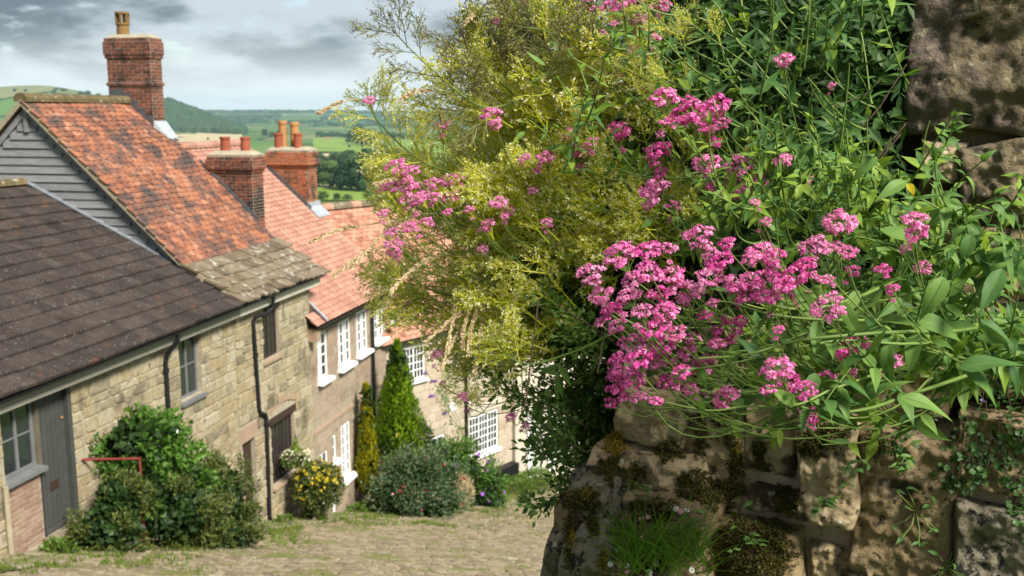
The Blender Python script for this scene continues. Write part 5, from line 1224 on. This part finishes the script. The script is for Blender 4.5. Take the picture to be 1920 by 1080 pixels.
for pts_, r0 in (([(1850,690,1.95),(1790,712,1.85),(1700,742,1.75),(1620,768,1.68),(1535,772,1.66),(1470,748,1.68)], .0042), ([(1900,600,2.0),(1800,620,1.85),(1700,622,1.75),(1600,628,1.7),(1490,640,1.7),(1400,665,1.7),(1310,672,1.72)], .0042), ([(1740,640,1.9),(1640,700,1.72),(1560,730,1.68),(1490,760,1.66),(1400,762,1.68),(1330,770,1.7),(1250,755,1.75)], .003), ([(1690,520,2.0),(1600,560,1.8),(1500,580,1.75),(1400,560,1.75),(1330,540,1.8)], .0034), ([(1720,600,1.95),(1560,600,1.75),(1450,590,1.72),(1350,565,1.75),(1290,590,1.78)], .003), ([(1700,745,1.74),(1640,690,1.7),(1600,640,1.7)], .0026), ([(1535,772,1.66),(1560,735,1.66),(1595,690,1.68)], .002), ([(1780,640,1.8),(1690,645,1.74),(1560,640,1.72),(1380,680,1.72),(1240,700,1.8)], .003)):
    P = [at(*q) for q in pts_]; fine = []
    for i in range(len(P)-1):
        p0, p1, p2, p3 = P[max(0, i-1)], P[i], P[i+1], P[min(len(P)-1, i+2)]
        for k in range(5):
            t = k/5; fine.append(.5*((2*p1) + (p2-p0)*t + (2*p0-5*p1+4*p2-p3)*t*t + (3*p1-p0-3*p2+p3)*t**3))
    fine.append(P[-1]); pC.stem(fine, r0, r0*.5, n=8)
    pC.pairs(fine, [.12, .3, .5, .68, .85], .085, .05, LEAF, 1.0, .2, chance=.8)
# large single leaves seen one by one
for (x0, y0, x1, y1, Y, l) in [(1690,745,1790,765,1.66,1),(1800,690,1910,660,1.7,1),(1805,685,1885,750,1.72,1),(1860,385,1905,405,1.95,.8),(1880,505,1830,580,1.75,1),(1780,470,1800,500,1.9,1),(1650,430,1735,455,1.9,1.1),(1770,520,1730,590,1.78,1),(1690,560,1640,590,1.8,1),(1540,660,1600,640,1.72,.9),(1530,700,1500,770,1.68,.8),(1640,290,1600,330,2.1,1),(1700,340,1640,360,2.05,1),(1720,600,1800,610,1.8,1.1),(1560,560,1500,600,1.8,.9),(1610,545,1570,600,1.8,.9),(1840,600,1900,640,1.75,1),(1470,670,1440,760,1.75,.8),(1820,440,1800,500,1.9,.9),(1880,470,1900,540,1.85,1),(1660,730,1720,700,1.7,.8),(1535,775,1580,795,1.66,.7)]:
    a_, b_ = at(x0, y0, Y), at(x1, y1, Y - .02); pC.leaf(a_, b_-a_ + Vector((0, -.015, 0)), Vector((U(-.3, .3), -.7, .75)), (b_-a_).length*l*1.1, LEAF[:5])
ol = obj('leaf', LU[2].data('leaf', M['yellow_leaf'], smoothf=True), pC.t, aim(at(1700, 345, 1.98) - pC.o, Vector((.5, 0, -.5)), Vector((0, -1, .5)), .045)); ol['label'] = 'withered yellow and brown leaf'
pD = Plant('leafy valerian filling the ledge right beside the stone pier', at(1760, 560, 2.5))
pE = Plant('leafy valerian left of the stone pier below the dark foliage', at(1620, 440, 2.65))
def shoots(pl_, boxes, n, pool, l0, l1, Yr, ln=(.12, .22), np_=5, up=(-.35, -.55, .45)):
    for i in range(n):
        x0, y0, x1, y1 = random.choice(boxes); px, py = U(x0, x1), U(y0, y1); P = at(px, py, U(*Yr))
        d_ = Vector(up) + rdir()*.55
        pl_.shoot(P, d_, U(*ln), np_, l0*U(.8, 1.2), l1, pool)
shoots(pD, [(1720,380,1920,520),(1780,500,1920,620),(1840,600,1930,690)], 33, LEAF + LEAFY, .07, .04, (1.95, 2.35))
shoots(pE, [(1500,320,1740,470),(1560,300,1760,420),(1600,440,1800,560)], 33, LEAF + LEAFY*2, .065, .035, (2.15, 2.55))
pE2 = Plant('leafy valerian at the right edge under the grey stones of the pier', at(1880, 560, 2.4))
shoots(pE2, [(1640,560,1800,700),(1740,400,1930,600),(1800,620,1930,720)], 28, LEAF, .075, .04, (1.9, 2.3))
pE3 = Plant('pale leafy valerian between the pink heads and the big leaves under the pier', at(1700, 560, 2.35))
shoots(pE3, [(1450,420,1640,560),(1580,480,1760,640),(1500,560,1700,700)], 28, LEAF + LEAFY*2, .058, .032, (2.05, 2.4))
pE4 = Plant('pale leafy valerian in the middle behind the bank of pink heads', at(1560, 440, 2.6))
shoots(pE4, [(1360,340,1560,460),(1440,300,1640,400),(1300,400,1480,480)], 28, LEAFY + LEAFN, .058, .032, (2.15, 2.5))
pF = Plant('middle valerian with round pink heads against the yellow green sprays', at(1540, 430, 2.9))
MID = [(1245,190,50),(1295,220,60),(1345,205,52),(1325,235,50),(1250,235,30),(1240,290,52),(1325,315,50),(1385,320,60),(1375,350,30),(1425,340,30),(1470,305,35),(1515,338,20),(1230,365,60),(1260,390,30),(1470,118,36),(1560,163,18),(1160,250,42),(1095,290,36),(1110,270,26),(1025,300,36),(1070,255,32),(1290,190,24),(1355,235,30),(1215,390,24)]
for (x, y, d_) in MID: pF.flower(x, y, d_*1.05, U(2.2, 2.5) if x > 1200 else U(2.6, 2.9), leaves=3, lpool=LEAF + LEAFN, sag=.02)
pH = Plant('upper valerian with dusky pink heads at the top edge of the bank', at(1480, 190, 3.3))
for (x, y, d_) in [(1215,92,56),(1060,100,42),(1115,75,42),(1185,10,64),(1110,8,52),(1200,40,32),(1075,35,24),(870,68,18),(930,42,18),(985,10,20),(1155,145,24),(1240,20,40),(1140,20,36)]: pH.flower(x, y, d_*1.05, U(2.7, 3.1), HEADF, 2, LEAFN + LEAFD, sag=-.03)
pI = Plant('leftmost valerian leaning out over the street with faded pink heads', at(1120, 500, 3.4))
for (x, y, d_) in [(693,192,24),(833,237,27),(922,220,40),(745,318,42),(775,322,27),(735,355,32),(760,355,42),(790,375,37),(765,380,37),(720,403,24),(815,350,37),(850,345,42),(845,375,32),(735,440,27),(740,465,37),(770,430,32),(800,420,27),(935,385,37),(915,430,37),(880,395,22),(955,400,27),(1025,420,24),(720,350,20),(815,372,26),(775,352,26),(745,478,20),(840,400,20),(905,470,22),(985,300,24),(1000,360,20)]: pI.flower(x, y, d_*1.02, U(2.6, 2.85), HEADF, 1, LEAFN, sag=.02, r=.002)
pJ = Plant('low valerian sprig hanging before the lattice window with few pink heads', at(1090, 640, 3.2))
for (x, y, d_) in [(868,745,20),(878,772,16),(985,800,16),(960,785,22),(820,668,24),(882,748,14),(745,560,16),(765,567,14),(830,720,12)]: pJ.flower(x, y, d_*1.1, U(2.8, 3.1), HEADF, 1, LEAFN, sag=.05, r=.0018)
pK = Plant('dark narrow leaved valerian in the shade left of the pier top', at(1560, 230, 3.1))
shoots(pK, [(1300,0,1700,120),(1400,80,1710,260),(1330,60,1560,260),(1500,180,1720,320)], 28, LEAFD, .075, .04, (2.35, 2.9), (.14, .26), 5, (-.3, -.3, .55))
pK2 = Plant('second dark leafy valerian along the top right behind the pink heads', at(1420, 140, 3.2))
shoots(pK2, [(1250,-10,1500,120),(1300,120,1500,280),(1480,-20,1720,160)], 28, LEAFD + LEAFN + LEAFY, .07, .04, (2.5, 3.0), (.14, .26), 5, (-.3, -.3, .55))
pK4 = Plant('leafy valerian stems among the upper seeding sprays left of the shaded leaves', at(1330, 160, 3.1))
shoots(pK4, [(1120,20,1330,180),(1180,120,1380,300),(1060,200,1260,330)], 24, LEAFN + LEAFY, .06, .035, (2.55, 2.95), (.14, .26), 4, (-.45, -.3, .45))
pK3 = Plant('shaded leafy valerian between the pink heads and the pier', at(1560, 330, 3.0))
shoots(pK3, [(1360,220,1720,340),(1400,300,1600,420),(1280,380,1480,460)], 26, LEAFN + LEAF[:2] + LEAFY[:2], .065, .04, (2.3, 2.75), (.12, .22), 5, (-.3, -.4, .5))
# seeding sprays ------------------------------------------------------------------------
SA = Plant('seeded valerian with the long bare spray reaching furthest left against the sky', at(1200, 190, 3.5))
SB = Plant('seeded valerian glowing yellow green in the middle of the bank', at(1200, 420, 3.6))
SC = Plant('seeded valerian hanging low over the roofs with pale fluffy sprays', at(1120, 540, 3.5))
SD = Plant('seeded valerian at the top of the bank with dark dry sprays', at(1230, 60, 3.5))
SE = Plant('yellow green seeded valerian behind the front pink heads', at(1330, 420, 3.3))
def spray(pl_, pts_, r0, f0, n, sz, pool=None, Yj=.05):
    P = [at(*q) for q in pts_]; fine = []
    for i in range(len(P)-1):
        p0, p1, p2, p3 = P[max(0, i-1)], P[i], P[i+1], P[min(len(P)-1, i+2)]
        for k in range(5):
            t = k/5; fine.append(.5*((2*p1) + (p2-p0)*t + (2*p0-5*p1+4*p2-p3)*t*t + (3*p1-p0-3*p2+p3)*t**3))
    fine.append(P[-1]); pl_.stem(fine, r0, r0*.35, 'val_stem', 7)
    for i in range(n):
        t = f0 + (1-f0)*(i+.5)/n; k = min(len(fine)-2, int(t*(len(fine)-1))); p = fine[k]; tg = (fine[k+1]-fine[k]).normalized()
        side = tg.cross(Vector((0, 1, .2))).normalized()*(1 if i % 2 else -1); s_ = sz*(1-.35*t)*U(.8, 1.2)
        d_ = (tg*.7 + side*.75 + rdir()*.2).normalized(); pl_.panicle(p + d_*s_*.5, d_, s_, pool)
    pl_.panicle(fine[-1], fine[-1]-fine[-3], sz*.7, pool)
spray(SA, [(1165,130,3.0),(1085,160,2.9),(1000,178,2.85),(930,201,2.8),(880,188,2.75),(790,112,2.7),(735,55,2.7)], .0042, .45, 12, .16, PAND)
spray(SA, [(1100,250,3.0),(1010,215,2.9),(950,165,2.85),(890,110,2.8),(868,75,2.8)], .004, .35, 9, .17, PAND + PAN[:2])
spray(SA, [(1130,350,3.0),(960,346,2.9),(850,325,2.85),(780,295,2.8),(715,235,2.8),(693,197,2.8)], .0036, .5, 11, .15, PAN)
spray(SC, [(1160,615,2.6),(1110,645,2.6),(1060,665,2.6),(1000,682,2.6),(960,672,2.6),(930,640,2.65)], .004, .7, 4, .14, PAN)
spray(SD, [(1240,40,3.0),(1140,60,2.95),(1050,40,2.9),(960,10,2.85),(905,-20,2.8)], .004, .3, 9, .17, PAND)
spray(SD, [(1350,60,2.9),(1250,95,2.85),(1130,110,2.8),(1030,60,2.8),(960,50,2.8)], .004, .3, 9, .16, PAND)
spray(SC, [(1120,560,3.2),(1000,560,3.1),(900,575,3.0),(800,560,2.95),(740,540,2.9)], .003, .35, 10, .17, PAN)
spray(SC, [(1080,640,3.1),(980,640,3.0),(900,690,2.9),(870,730,2.9)], .003, .4, 7, .13, PAN)
spray(SB, [(1300,300,3.0),(1180,180,2.9),(1080,110,2.9),(1000,60,2.9)], .0036, .3, 9, .17, PAN)
for pts_ in ([(1400,60,2.7),(1300,30,2.7),(1230,-5,2.7)], [(1420,150,2.6),(1330,110,2.6),(1230,60,2.6)], [(1400,240,2.5),(1330,200,2.5),(1240,140,2.5)], [(1500,180,2.5),(1400,120,2.5),(1290,40,2.5)], [(1300,220,2.6),(1230,160,2.6),(1170,130,2.6)]):
    spray(SE, pts_, .0034, .6, 2, .10, PAN)
POLY = [(960,0),(900,90),(880,190),(900,260),(830,300),(760,300),(730,360),(725,470),(730,560),(770,620),(850,640),(900,690),(960,680),(1060,640),(1080,520),(1250,470),(1330,440),(1400,330),(1330,160),(1290,60),(1260,0)]
def inside(x, y):
    c = False; j = len(POLY)-1
    for i in range(len(POLY)):
        (xi, yi), (xj, yj) = POLY[i], POLY[j]
        if (yi > y) != (yj > y) and x < (xj-xi)*(y-yi)/(yj-yi) + xi: c = not c
        j = i
    return c
cnt = 0; tot = 0
while cnt < 720:
    x, y = U(715, 1480), U(-10, 690)
    jx, jy = random.gauss(0, 38), random.gauss(0, 26)
    if not inside(x + jx, y + jy): continue
    if x < 870 and y > 320 and random.random() < .45: continue
    if x > 1060 and y < 330 and random.random() < .30 + .45*max(0, min(1, (x-1100)/300)): continue
    if x > 1000 and random.random() < .25*max(0, mnoise.noise(Vector((x*.012, y*.012, 5)))*3): continue
    if x < 900 and y < 330 and random.random() > .6: continue
    cnt += 1; Y = U(2.75, 3.7) + (.1 if x < 900 else 0)
    pl_ = SD if y < 130 else SE if x > 1180 else SB if y < 400 and x > 930 else SC if y > 400 else SA
    P = at(x, y, Y); d_ = Vector((-.6, -.25, .55)) + rdir()*.5 if y < 420 else Vector((-.75, -.2, .1)) + rdir()*.5
    pool = PAND if (y < 120 and random.random() < .6) else PAN
    pl_.panicle(P, d_, U(.12, .20), pool)
    if cnt % 3 == 0: pl_.stem(bez(pl_.o + rdir()*.15, pl_.o.lerp(P, .4) + Vector((0, 0, .05)), P - Vector(d_).normalized()*.25, P - Vector(d_).normalized()*.08, 8), .0026, .0012)
    if cnt % 3 == 0 and x > 960: pl_.leaf(P + rdir()*.05, Vector((-.6, -.3, 0)) + rdir()*.6, Vector((0, -.6, .8)) + rdir()*.3, U(.05, .08), LEAFN)
# dark foliage filling the bank behind the flowers ---------------------------------------
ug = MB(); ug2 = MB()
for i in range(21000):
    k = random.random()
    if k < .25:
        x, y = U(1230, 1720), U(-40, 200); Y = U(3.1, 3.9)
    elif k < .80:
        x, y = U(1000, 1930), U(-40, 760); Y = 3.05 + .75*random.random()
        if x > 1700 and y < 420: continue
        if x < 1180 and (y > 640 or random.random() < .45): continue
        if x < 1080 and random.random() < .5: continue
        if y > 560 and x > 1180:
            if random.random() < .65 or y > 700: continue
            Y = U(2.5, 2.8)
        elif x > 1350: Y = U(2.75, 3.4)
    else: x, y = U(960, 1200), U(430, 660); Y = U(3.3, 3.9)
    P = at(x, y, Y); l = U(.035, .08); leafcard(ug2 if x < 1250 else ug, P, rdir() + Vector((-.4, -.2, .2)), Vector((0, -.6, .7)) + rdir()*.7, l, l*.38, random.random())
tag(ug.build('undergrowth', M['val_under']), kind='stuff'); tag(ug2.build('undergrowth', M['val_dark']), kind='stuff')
# small leaved shrub below the seeded mass -------------------------------------------------
t = thing('small_leaved_shrub', 'dark small leaved shrub hanging beside the end of the garden wall', 'bush', wpt(-.2, .4, -2.9)); bo = t.location.copy()
fo = MB(); st = MB(); br = []
for i in range(105):
    k = i % 7
    x, y = [(U(1020,1160),U(560,760)),(U(1040,1170),U(700,880)),(U(1000,1120),U(760,900)),(U(1060,1160),U(620,820)),(U(1040,1120),U(860,950)),(U(970,1080),U(690,800)),(U(990,1090),U(780,900))][k]
    e = at(x, y, U(3.15, 3.7)); r0 = wpt(U(-.1, .1), U(.3, .6), U(-1.6, -.8)); br.append(bez(r0, r0.lerp(e, .35) + Vector((0, 0, .05)), r0.lerp(e, .7) + rdir()*.06, e, 9))
for q in ([(1130,860,3.0),(1060,830,3.0),(1000,780,2.95),(930,700,2.9),(880,640,2.9)], [(1120,880,3.0),(1050,860,3.0),(980,840,2.95)], [(1110,905,3.0),(1060,925,2.95),(1010,950,2.9),(985,940,2.9)], [(1150,640,2.9),(1090,600,2.85),(1040,570,2.85),(1010,545,2.8)], [(1160,700,2.9),(1100,650,2.85),(1050,620,2.8)], [(1100,800,3.1),(1030,760,3.0),(960,740,2.95),(905,700,2.9)]):
    P = [at(*p) for p in q]; fine = []
    for i in range(len(P)-1):
        for k in range(5): fine.append(P[i].lerp(P[i+1], k/5))
    br.append(fine)
for pts in br:
    st.tube([p - bo for p in pts], [.004 - .003*i/len(pts) for i in range(len(pts))], 5, random.random())
    for i in range(2, len(pts)-1):
        for k in range(17):
            p = pts[i].lerp(pts[i+1], random.random()) - bo; dv = rdir() + (pts[i+1]-pts[i]).normalized()*.6 + Vector((-.2, -.2, .1)); l = U(.014, .032)
            tw = Vector(dv).normalized()*U(0, .05); leafcard(fo, p + tw, dv, Vector((0, -.5, .8)) + rdir()*.6, l, l*.48, random.random())
M['g_small'] = foli('small_leaf', [(.04,.095,.02),(.09,.19,.035),(.17,.29,.06),(.28,.38,.13)])
tag(fo.build('foliage', M['g_small'], t), kind='stuff'); tag(st.build('stems', M['bark'], t), kind='stuff')
# dry grass ------------------------------------------------------------------------------------
t = thing('dry_grass', 'straw coloured dry grass heads arching out over the roofs', 'grass tuft', at(980, 480, 3.3)); bo = t.location.copy()
for i, (q, hd) in enumerate([([(980,480),(900,400),(790,406),(700,420),(640,430),(585,452)], .35),([(1000,470),(900,420),(800,400),(730,430),(690,470),(660,500)], .5),([(980,500),(880,440),(790,460),(720,462),(665,487),(627,516)], .45),([(1000,330),(900,225),(800,200),(690,186),(640,192),(598,212)], .25),([(960,400),(900,330),(800,345),(760,330),(705,345)], .5),([(960,520),(900,480),(830,480),(780,500),(735,545)], .5),([(960,540),(900,520),(860,560),(850,600),(830,690)], .5),([(980,540),(930,530),(890,560),(870,620),(868,650)], .5),([(980,540),(930,540),(880,600),(850,640),(825,690)], .45),([(970,545),(920,550),(880,580),(845,600),(800,640)], .45),([(980,300),(920,230),(860,190),(800,170),(755,182)], .3),([(1000,50),(940,10),(900,20),(870,45)], .4),([(950,540),(915,545),(905,600),(897,650),(890,700)], .5),([(970,530),(930,550),(900,575),(885,610),(878,660)], .5)]):
    P = [at(x, y, 3.1 - .6*k/len(q)) - bo for k, (x, y) in enumerate(q)]; fine = []
    for a in range(len(P)-1):
        p0, p1, p2, p3 = P[max(0, a-1)], P[a], P[a+1], P[min(len(P)-1, a+2)]
        for k in range(6):
            u = k/6; fine.append(.5*((2*p1) + (p2-p0)*u + (2*p0-5*p1+4*p2-p3)*u*u + (3*p1-p0-3*p2+p3)*u**3))
    fine.append(P[-1]); b = MB(); n = len(fine); b.tube(fine, [.0022 - .0010*k/n for k in range(n)], 5, random.random()); B = b.build('stalk', M['straw'], t)
    b = MB()
    for k in range(int(n*(1-hd)), n-1):
        for j in range(26):
            p = fine[k].lerp(fine[k+1], random.random()); tg = (fine[k+1]-fine[k]).normalized(); leafcard(b, p, tg + rdir()*.38, rdir(), U(.010, .024), .0045, random.random())
    b.build('seed_head', M['straw'], t)
t = thing('dead_stalk', 'single upright rusty brown dead stalk against the distant fields', 'stalk', at(832, 300, 3.2)); b = MB(); b.tube([at(832,300,3.2)-t.location, at(831,250,3.2)-t.location, at(822,208,3.2)-t.location], [.0012, .002, .003], 5); b.build('stalk', M['pot'], t)
# grass tuft and daisies on the mossy foot --------------------------------------------------------
P0_, n_ = hit(1240, 1030); P0_ = P0_ or at(1240, 1030, 2.7)
t = thing('grass_tuft', 'bright green tuft of long grass on the mossy foot of the wall', 'grass tuft', P0_); b = MB()
for i in range(320):
    r0 = Vector((U(-.12, .11), U(-.09, .0), U(-.05, .04))); d_ = Vector((U(-1.0, .7), U(-.7, -.1), U(.4, 1.5))).normalized(); l = U(.08, .24); w_ = U(.0012, .0026)
    pts = bez(r0, r0 + d_*l*.4, r0 + d_*l*.75, r0 + d_*l*.9 + Vector((d_.x*.3, -.1, -.5))*l*U(0, .5), 6); v = []
    sdv = d_.cross(Vector((0, 1, .3))).normalized()
    for k, p in enumerate(pts): v += [p - sdv*w_*(1-k/7), p + sdv*w_*(1-k/7)]
    b.add(v, [(2*k, 2*k+1, 2*k+3, 2*k+2) for k in range(6)], random.random())
tag(b.build('blades', M['tuft'], t), kind='stuff')
db = MB()
for k in range(16):
    a = k*.3927; leafcard(db, (.2*math.cos(a), .2*math.sin(a), 0), (math.cos(a), math.sin(a), U(-.1, .25)), (0, 0, 1), .8, .26, k/16, 0, .1)
db.lathe([(0, .16), (.2, .1), (.28, -.02)], 9, mi=1); db.tube([(0, 0, 0), (.1, .1, -2), (.3, .2, -5)], .06, 4, mi=2)
DAISY = [db.data('daisy_bloom', [M['white'], M['yellowf'], M['val_stem']]), db.data('daisy_bloom', [M['pinkpale'], M['yellowf'], M['val_stem']])]
t = thing('fleabane_daisies', 'white and pink fleabane daisies growing through the grass tuft', 'daisies', P0_ + Vector((0, -.02, -.02))); bo = t.location.copy()
for x, y, k in [(1227,1046,0),(1215,1062,0),(1216,1070,0),(1293,1058,0),(1175,1080,0),(1264,945,0),(1284,948,0),(1172,1050,0),(1157,1020,0),(1142,1048,0),(1160,1050,1),(1174,1062,1),(1198,1000,1),(1273,950,1),(1200,964,1),(1237,1000,0),(1212,960,1),(1178,1010,1),(1190,1040,0),(1208,1074,1),(1145,1075,0)]:
    h_, n2 = hit(x, y); h_ = h_ if h_ is not None else at(x, y, 2.7)
    up = Vector((U(-.5, .4), U(-1.1, -.3), U(.4, 1))).normalized(); zx = up.cross(Vector((.3, .4, .1))).normalized(); s_ = U(.0075, .0105)
    obj('daisy_bloom', DAISY[k], t, basis(zx*s_, up.cross(zx)*s_, up*s_, h_ + Vector((0, -.035, .0)) - bo))
def small_plant(label, px, py, n, l, m='val_leaf', name='wall_plant', spreadpx=40, up=.5, wr=.5):
    h_, n2 = hit(px, py); h_ = h_ if h_ is not None else at(px, py, 2.6)
    t = thing(name, label, 'plant', h_); s_ = MB()
    for i in range(n):
        q, n3 = hit(px + U(-1, 1)*spreadpx, py + U(-1, 1)*spreadpx); q = q if q is not None else h_
        p = q - t.location + Vector((0, -U(.01, .05), 0)); d_ = Vector((U(-1, 1), U(-.8, -.1), U(-.3, 1)*up)); o = obj('leaf', random.choice(LEAF[:4] if m == 'val_leaf' else LEAFD[:2]), t, aim(p, d_, Vector((0, -.6, .8)) + rdir()*.4, l*U(.6, 1.2))); s_.tube([Vector((0, .01, 0)), p*.5 + Vector((0, -.01, 0)), p], .0012, 4)
    tag(s_.build('stems', M['val_stem'], t), kind='stuff')
small_plant('little leafy seedling right of the grass tuft', 1290, 985, 16, .035, spreadpx=34)
small_plant('seedling with blue green leaves in the dark moss', 1395, 1000, 14, .035, spreadpx=30)
small_plant('seedling above the one in the dark moss', 1412, 955, 8, .035, spreadpx=20)
small_plant('small green sprig on the tan stone left of the crack', 1545, 945, 8, .04, spreadpx=22)
small_plant('trailing sprig over the crack between tan and brown stones', 1600, 880, 10, .035, 'd', spreadpx=30)
small_plant('star leaved sprig hanging high on the brown stone', 1690, 850, 12, .04, spreadpx=22)
small_plant('dark trailing stem with leaves down the brown stone', 1720, 960, 12, .035, 'd', spreadpx=55)
small_plant('dark leaved sprig at the foot of the brown stone', 1770, 1060, 12, .035, 'd', spreadpx=30)
small_plant('tiny weed rooted in the joints of the mossy slope', 1185, 905, 12, .022, spreadpx=26)
small_plant('narrow leaved sprout in the joint of the pier', 1775, 245, 9, .05, spreadpx=16)
small_plant('nettle like sprout at the base of the pier', 1760, 310, 10, .045, spreadpx=28)
t = thing('creeping_toadflax', 'creeping toadflax with small round leaves spilling down the right end of the wall', 'creeper', at(1840, 800, 2.3)); bo = t.location.copy(); fo = MB(); st = MB()
for i in range(2000):
    x = U(1600, 1935); y = U(690, 1010)
    dn = mnoise.noise(Vector((x*.011, y*.011, 2))) + (x-1760)/260 - max(0, y-900)/130
    if dn < .05: continue
    P, n2 = hit(x, y)
    if P is None: continue
    P = P + n2*U(.005, .05) - bo; nv = (n2 + rdir()*.45 + Vector((0, 0, .35))).normalized(); a = nv.cross(Vector((0, 0, 1))).normalized(); c = nv.cross(a); r = U(.005, .0105); rd = random.random(); a0 = U(0, 6)
    fo.add([P] + [P + (a*math.cos(a0+k*.7854) + c*math.sin(a0+k*.7854))*r*(1 if k % 2 else .72) + nv*r*.15 for k in range(8)], [(0, 1+k, 1+(k+1) % 8) for k in range(8)], rd)
    if i % 4 == 0: q = P + Vector((U(-.03, .03), .0, U(.02, .07))); st.tube([q, q.lerp(P, .5) + Vector((0, -.004, 0)), P], .0006, 3)
M['g_creep'] = foli('creeper_leaf', [(.018,.05,.012),(.04,.10,.02),(.075,.16,.035)])
tag(fo.build('foliage', M['g_creep'], t), kind='stuff'); tag(st.build('stems', M['bark'], t), kind='stuff')
f = MB(); [leafcard(f, (0, 0, 0), (math.cos(k*1.25), math.sin(k*1.25), .2), (0, 0, 1), 1, .6, k/5) for k in range(5)]; fm = f.data('toadflax_bloom', M['lilac'])
for x, y in [(1825,768),(1848,783),(1880,795),(1760,822),(1845,780),(1900,820)]:
    P, n2 = hit(x, y)
    if P is not None: obj('toadflax_bloom', fm, t, aim(P + n2*.05 - bo, rdir(), n2, .006))
# brown dead twigs among the leaves
t = thing('dead_twigs', 'dry brown twigs tangled under the leaves left of the pier', 'twigs', at(1650, 300, 2.8)); bo = t.location.copy()
for q in ([(1700,230),(1650,290),(1600,350)], [(1690,250),(1640,310),(1590,330)], [(1720,420),(1790,430),(1860,445),(1910,460)], [(1560,200),(1620,180),(1650,150)], [(1700,120),(1650,200),(1615,240)], [(1730,400),(1660,330),(1600,300)], [(1150,560),(1130,640),(1120,700)], [(1010,560),(1000,640),(985,760)]):
    b = MB(); b.tube([at(x, y, 2.5) - bo for x, y in q], .0022, 5, random.random()); b.build('twig', M['bark'], t)
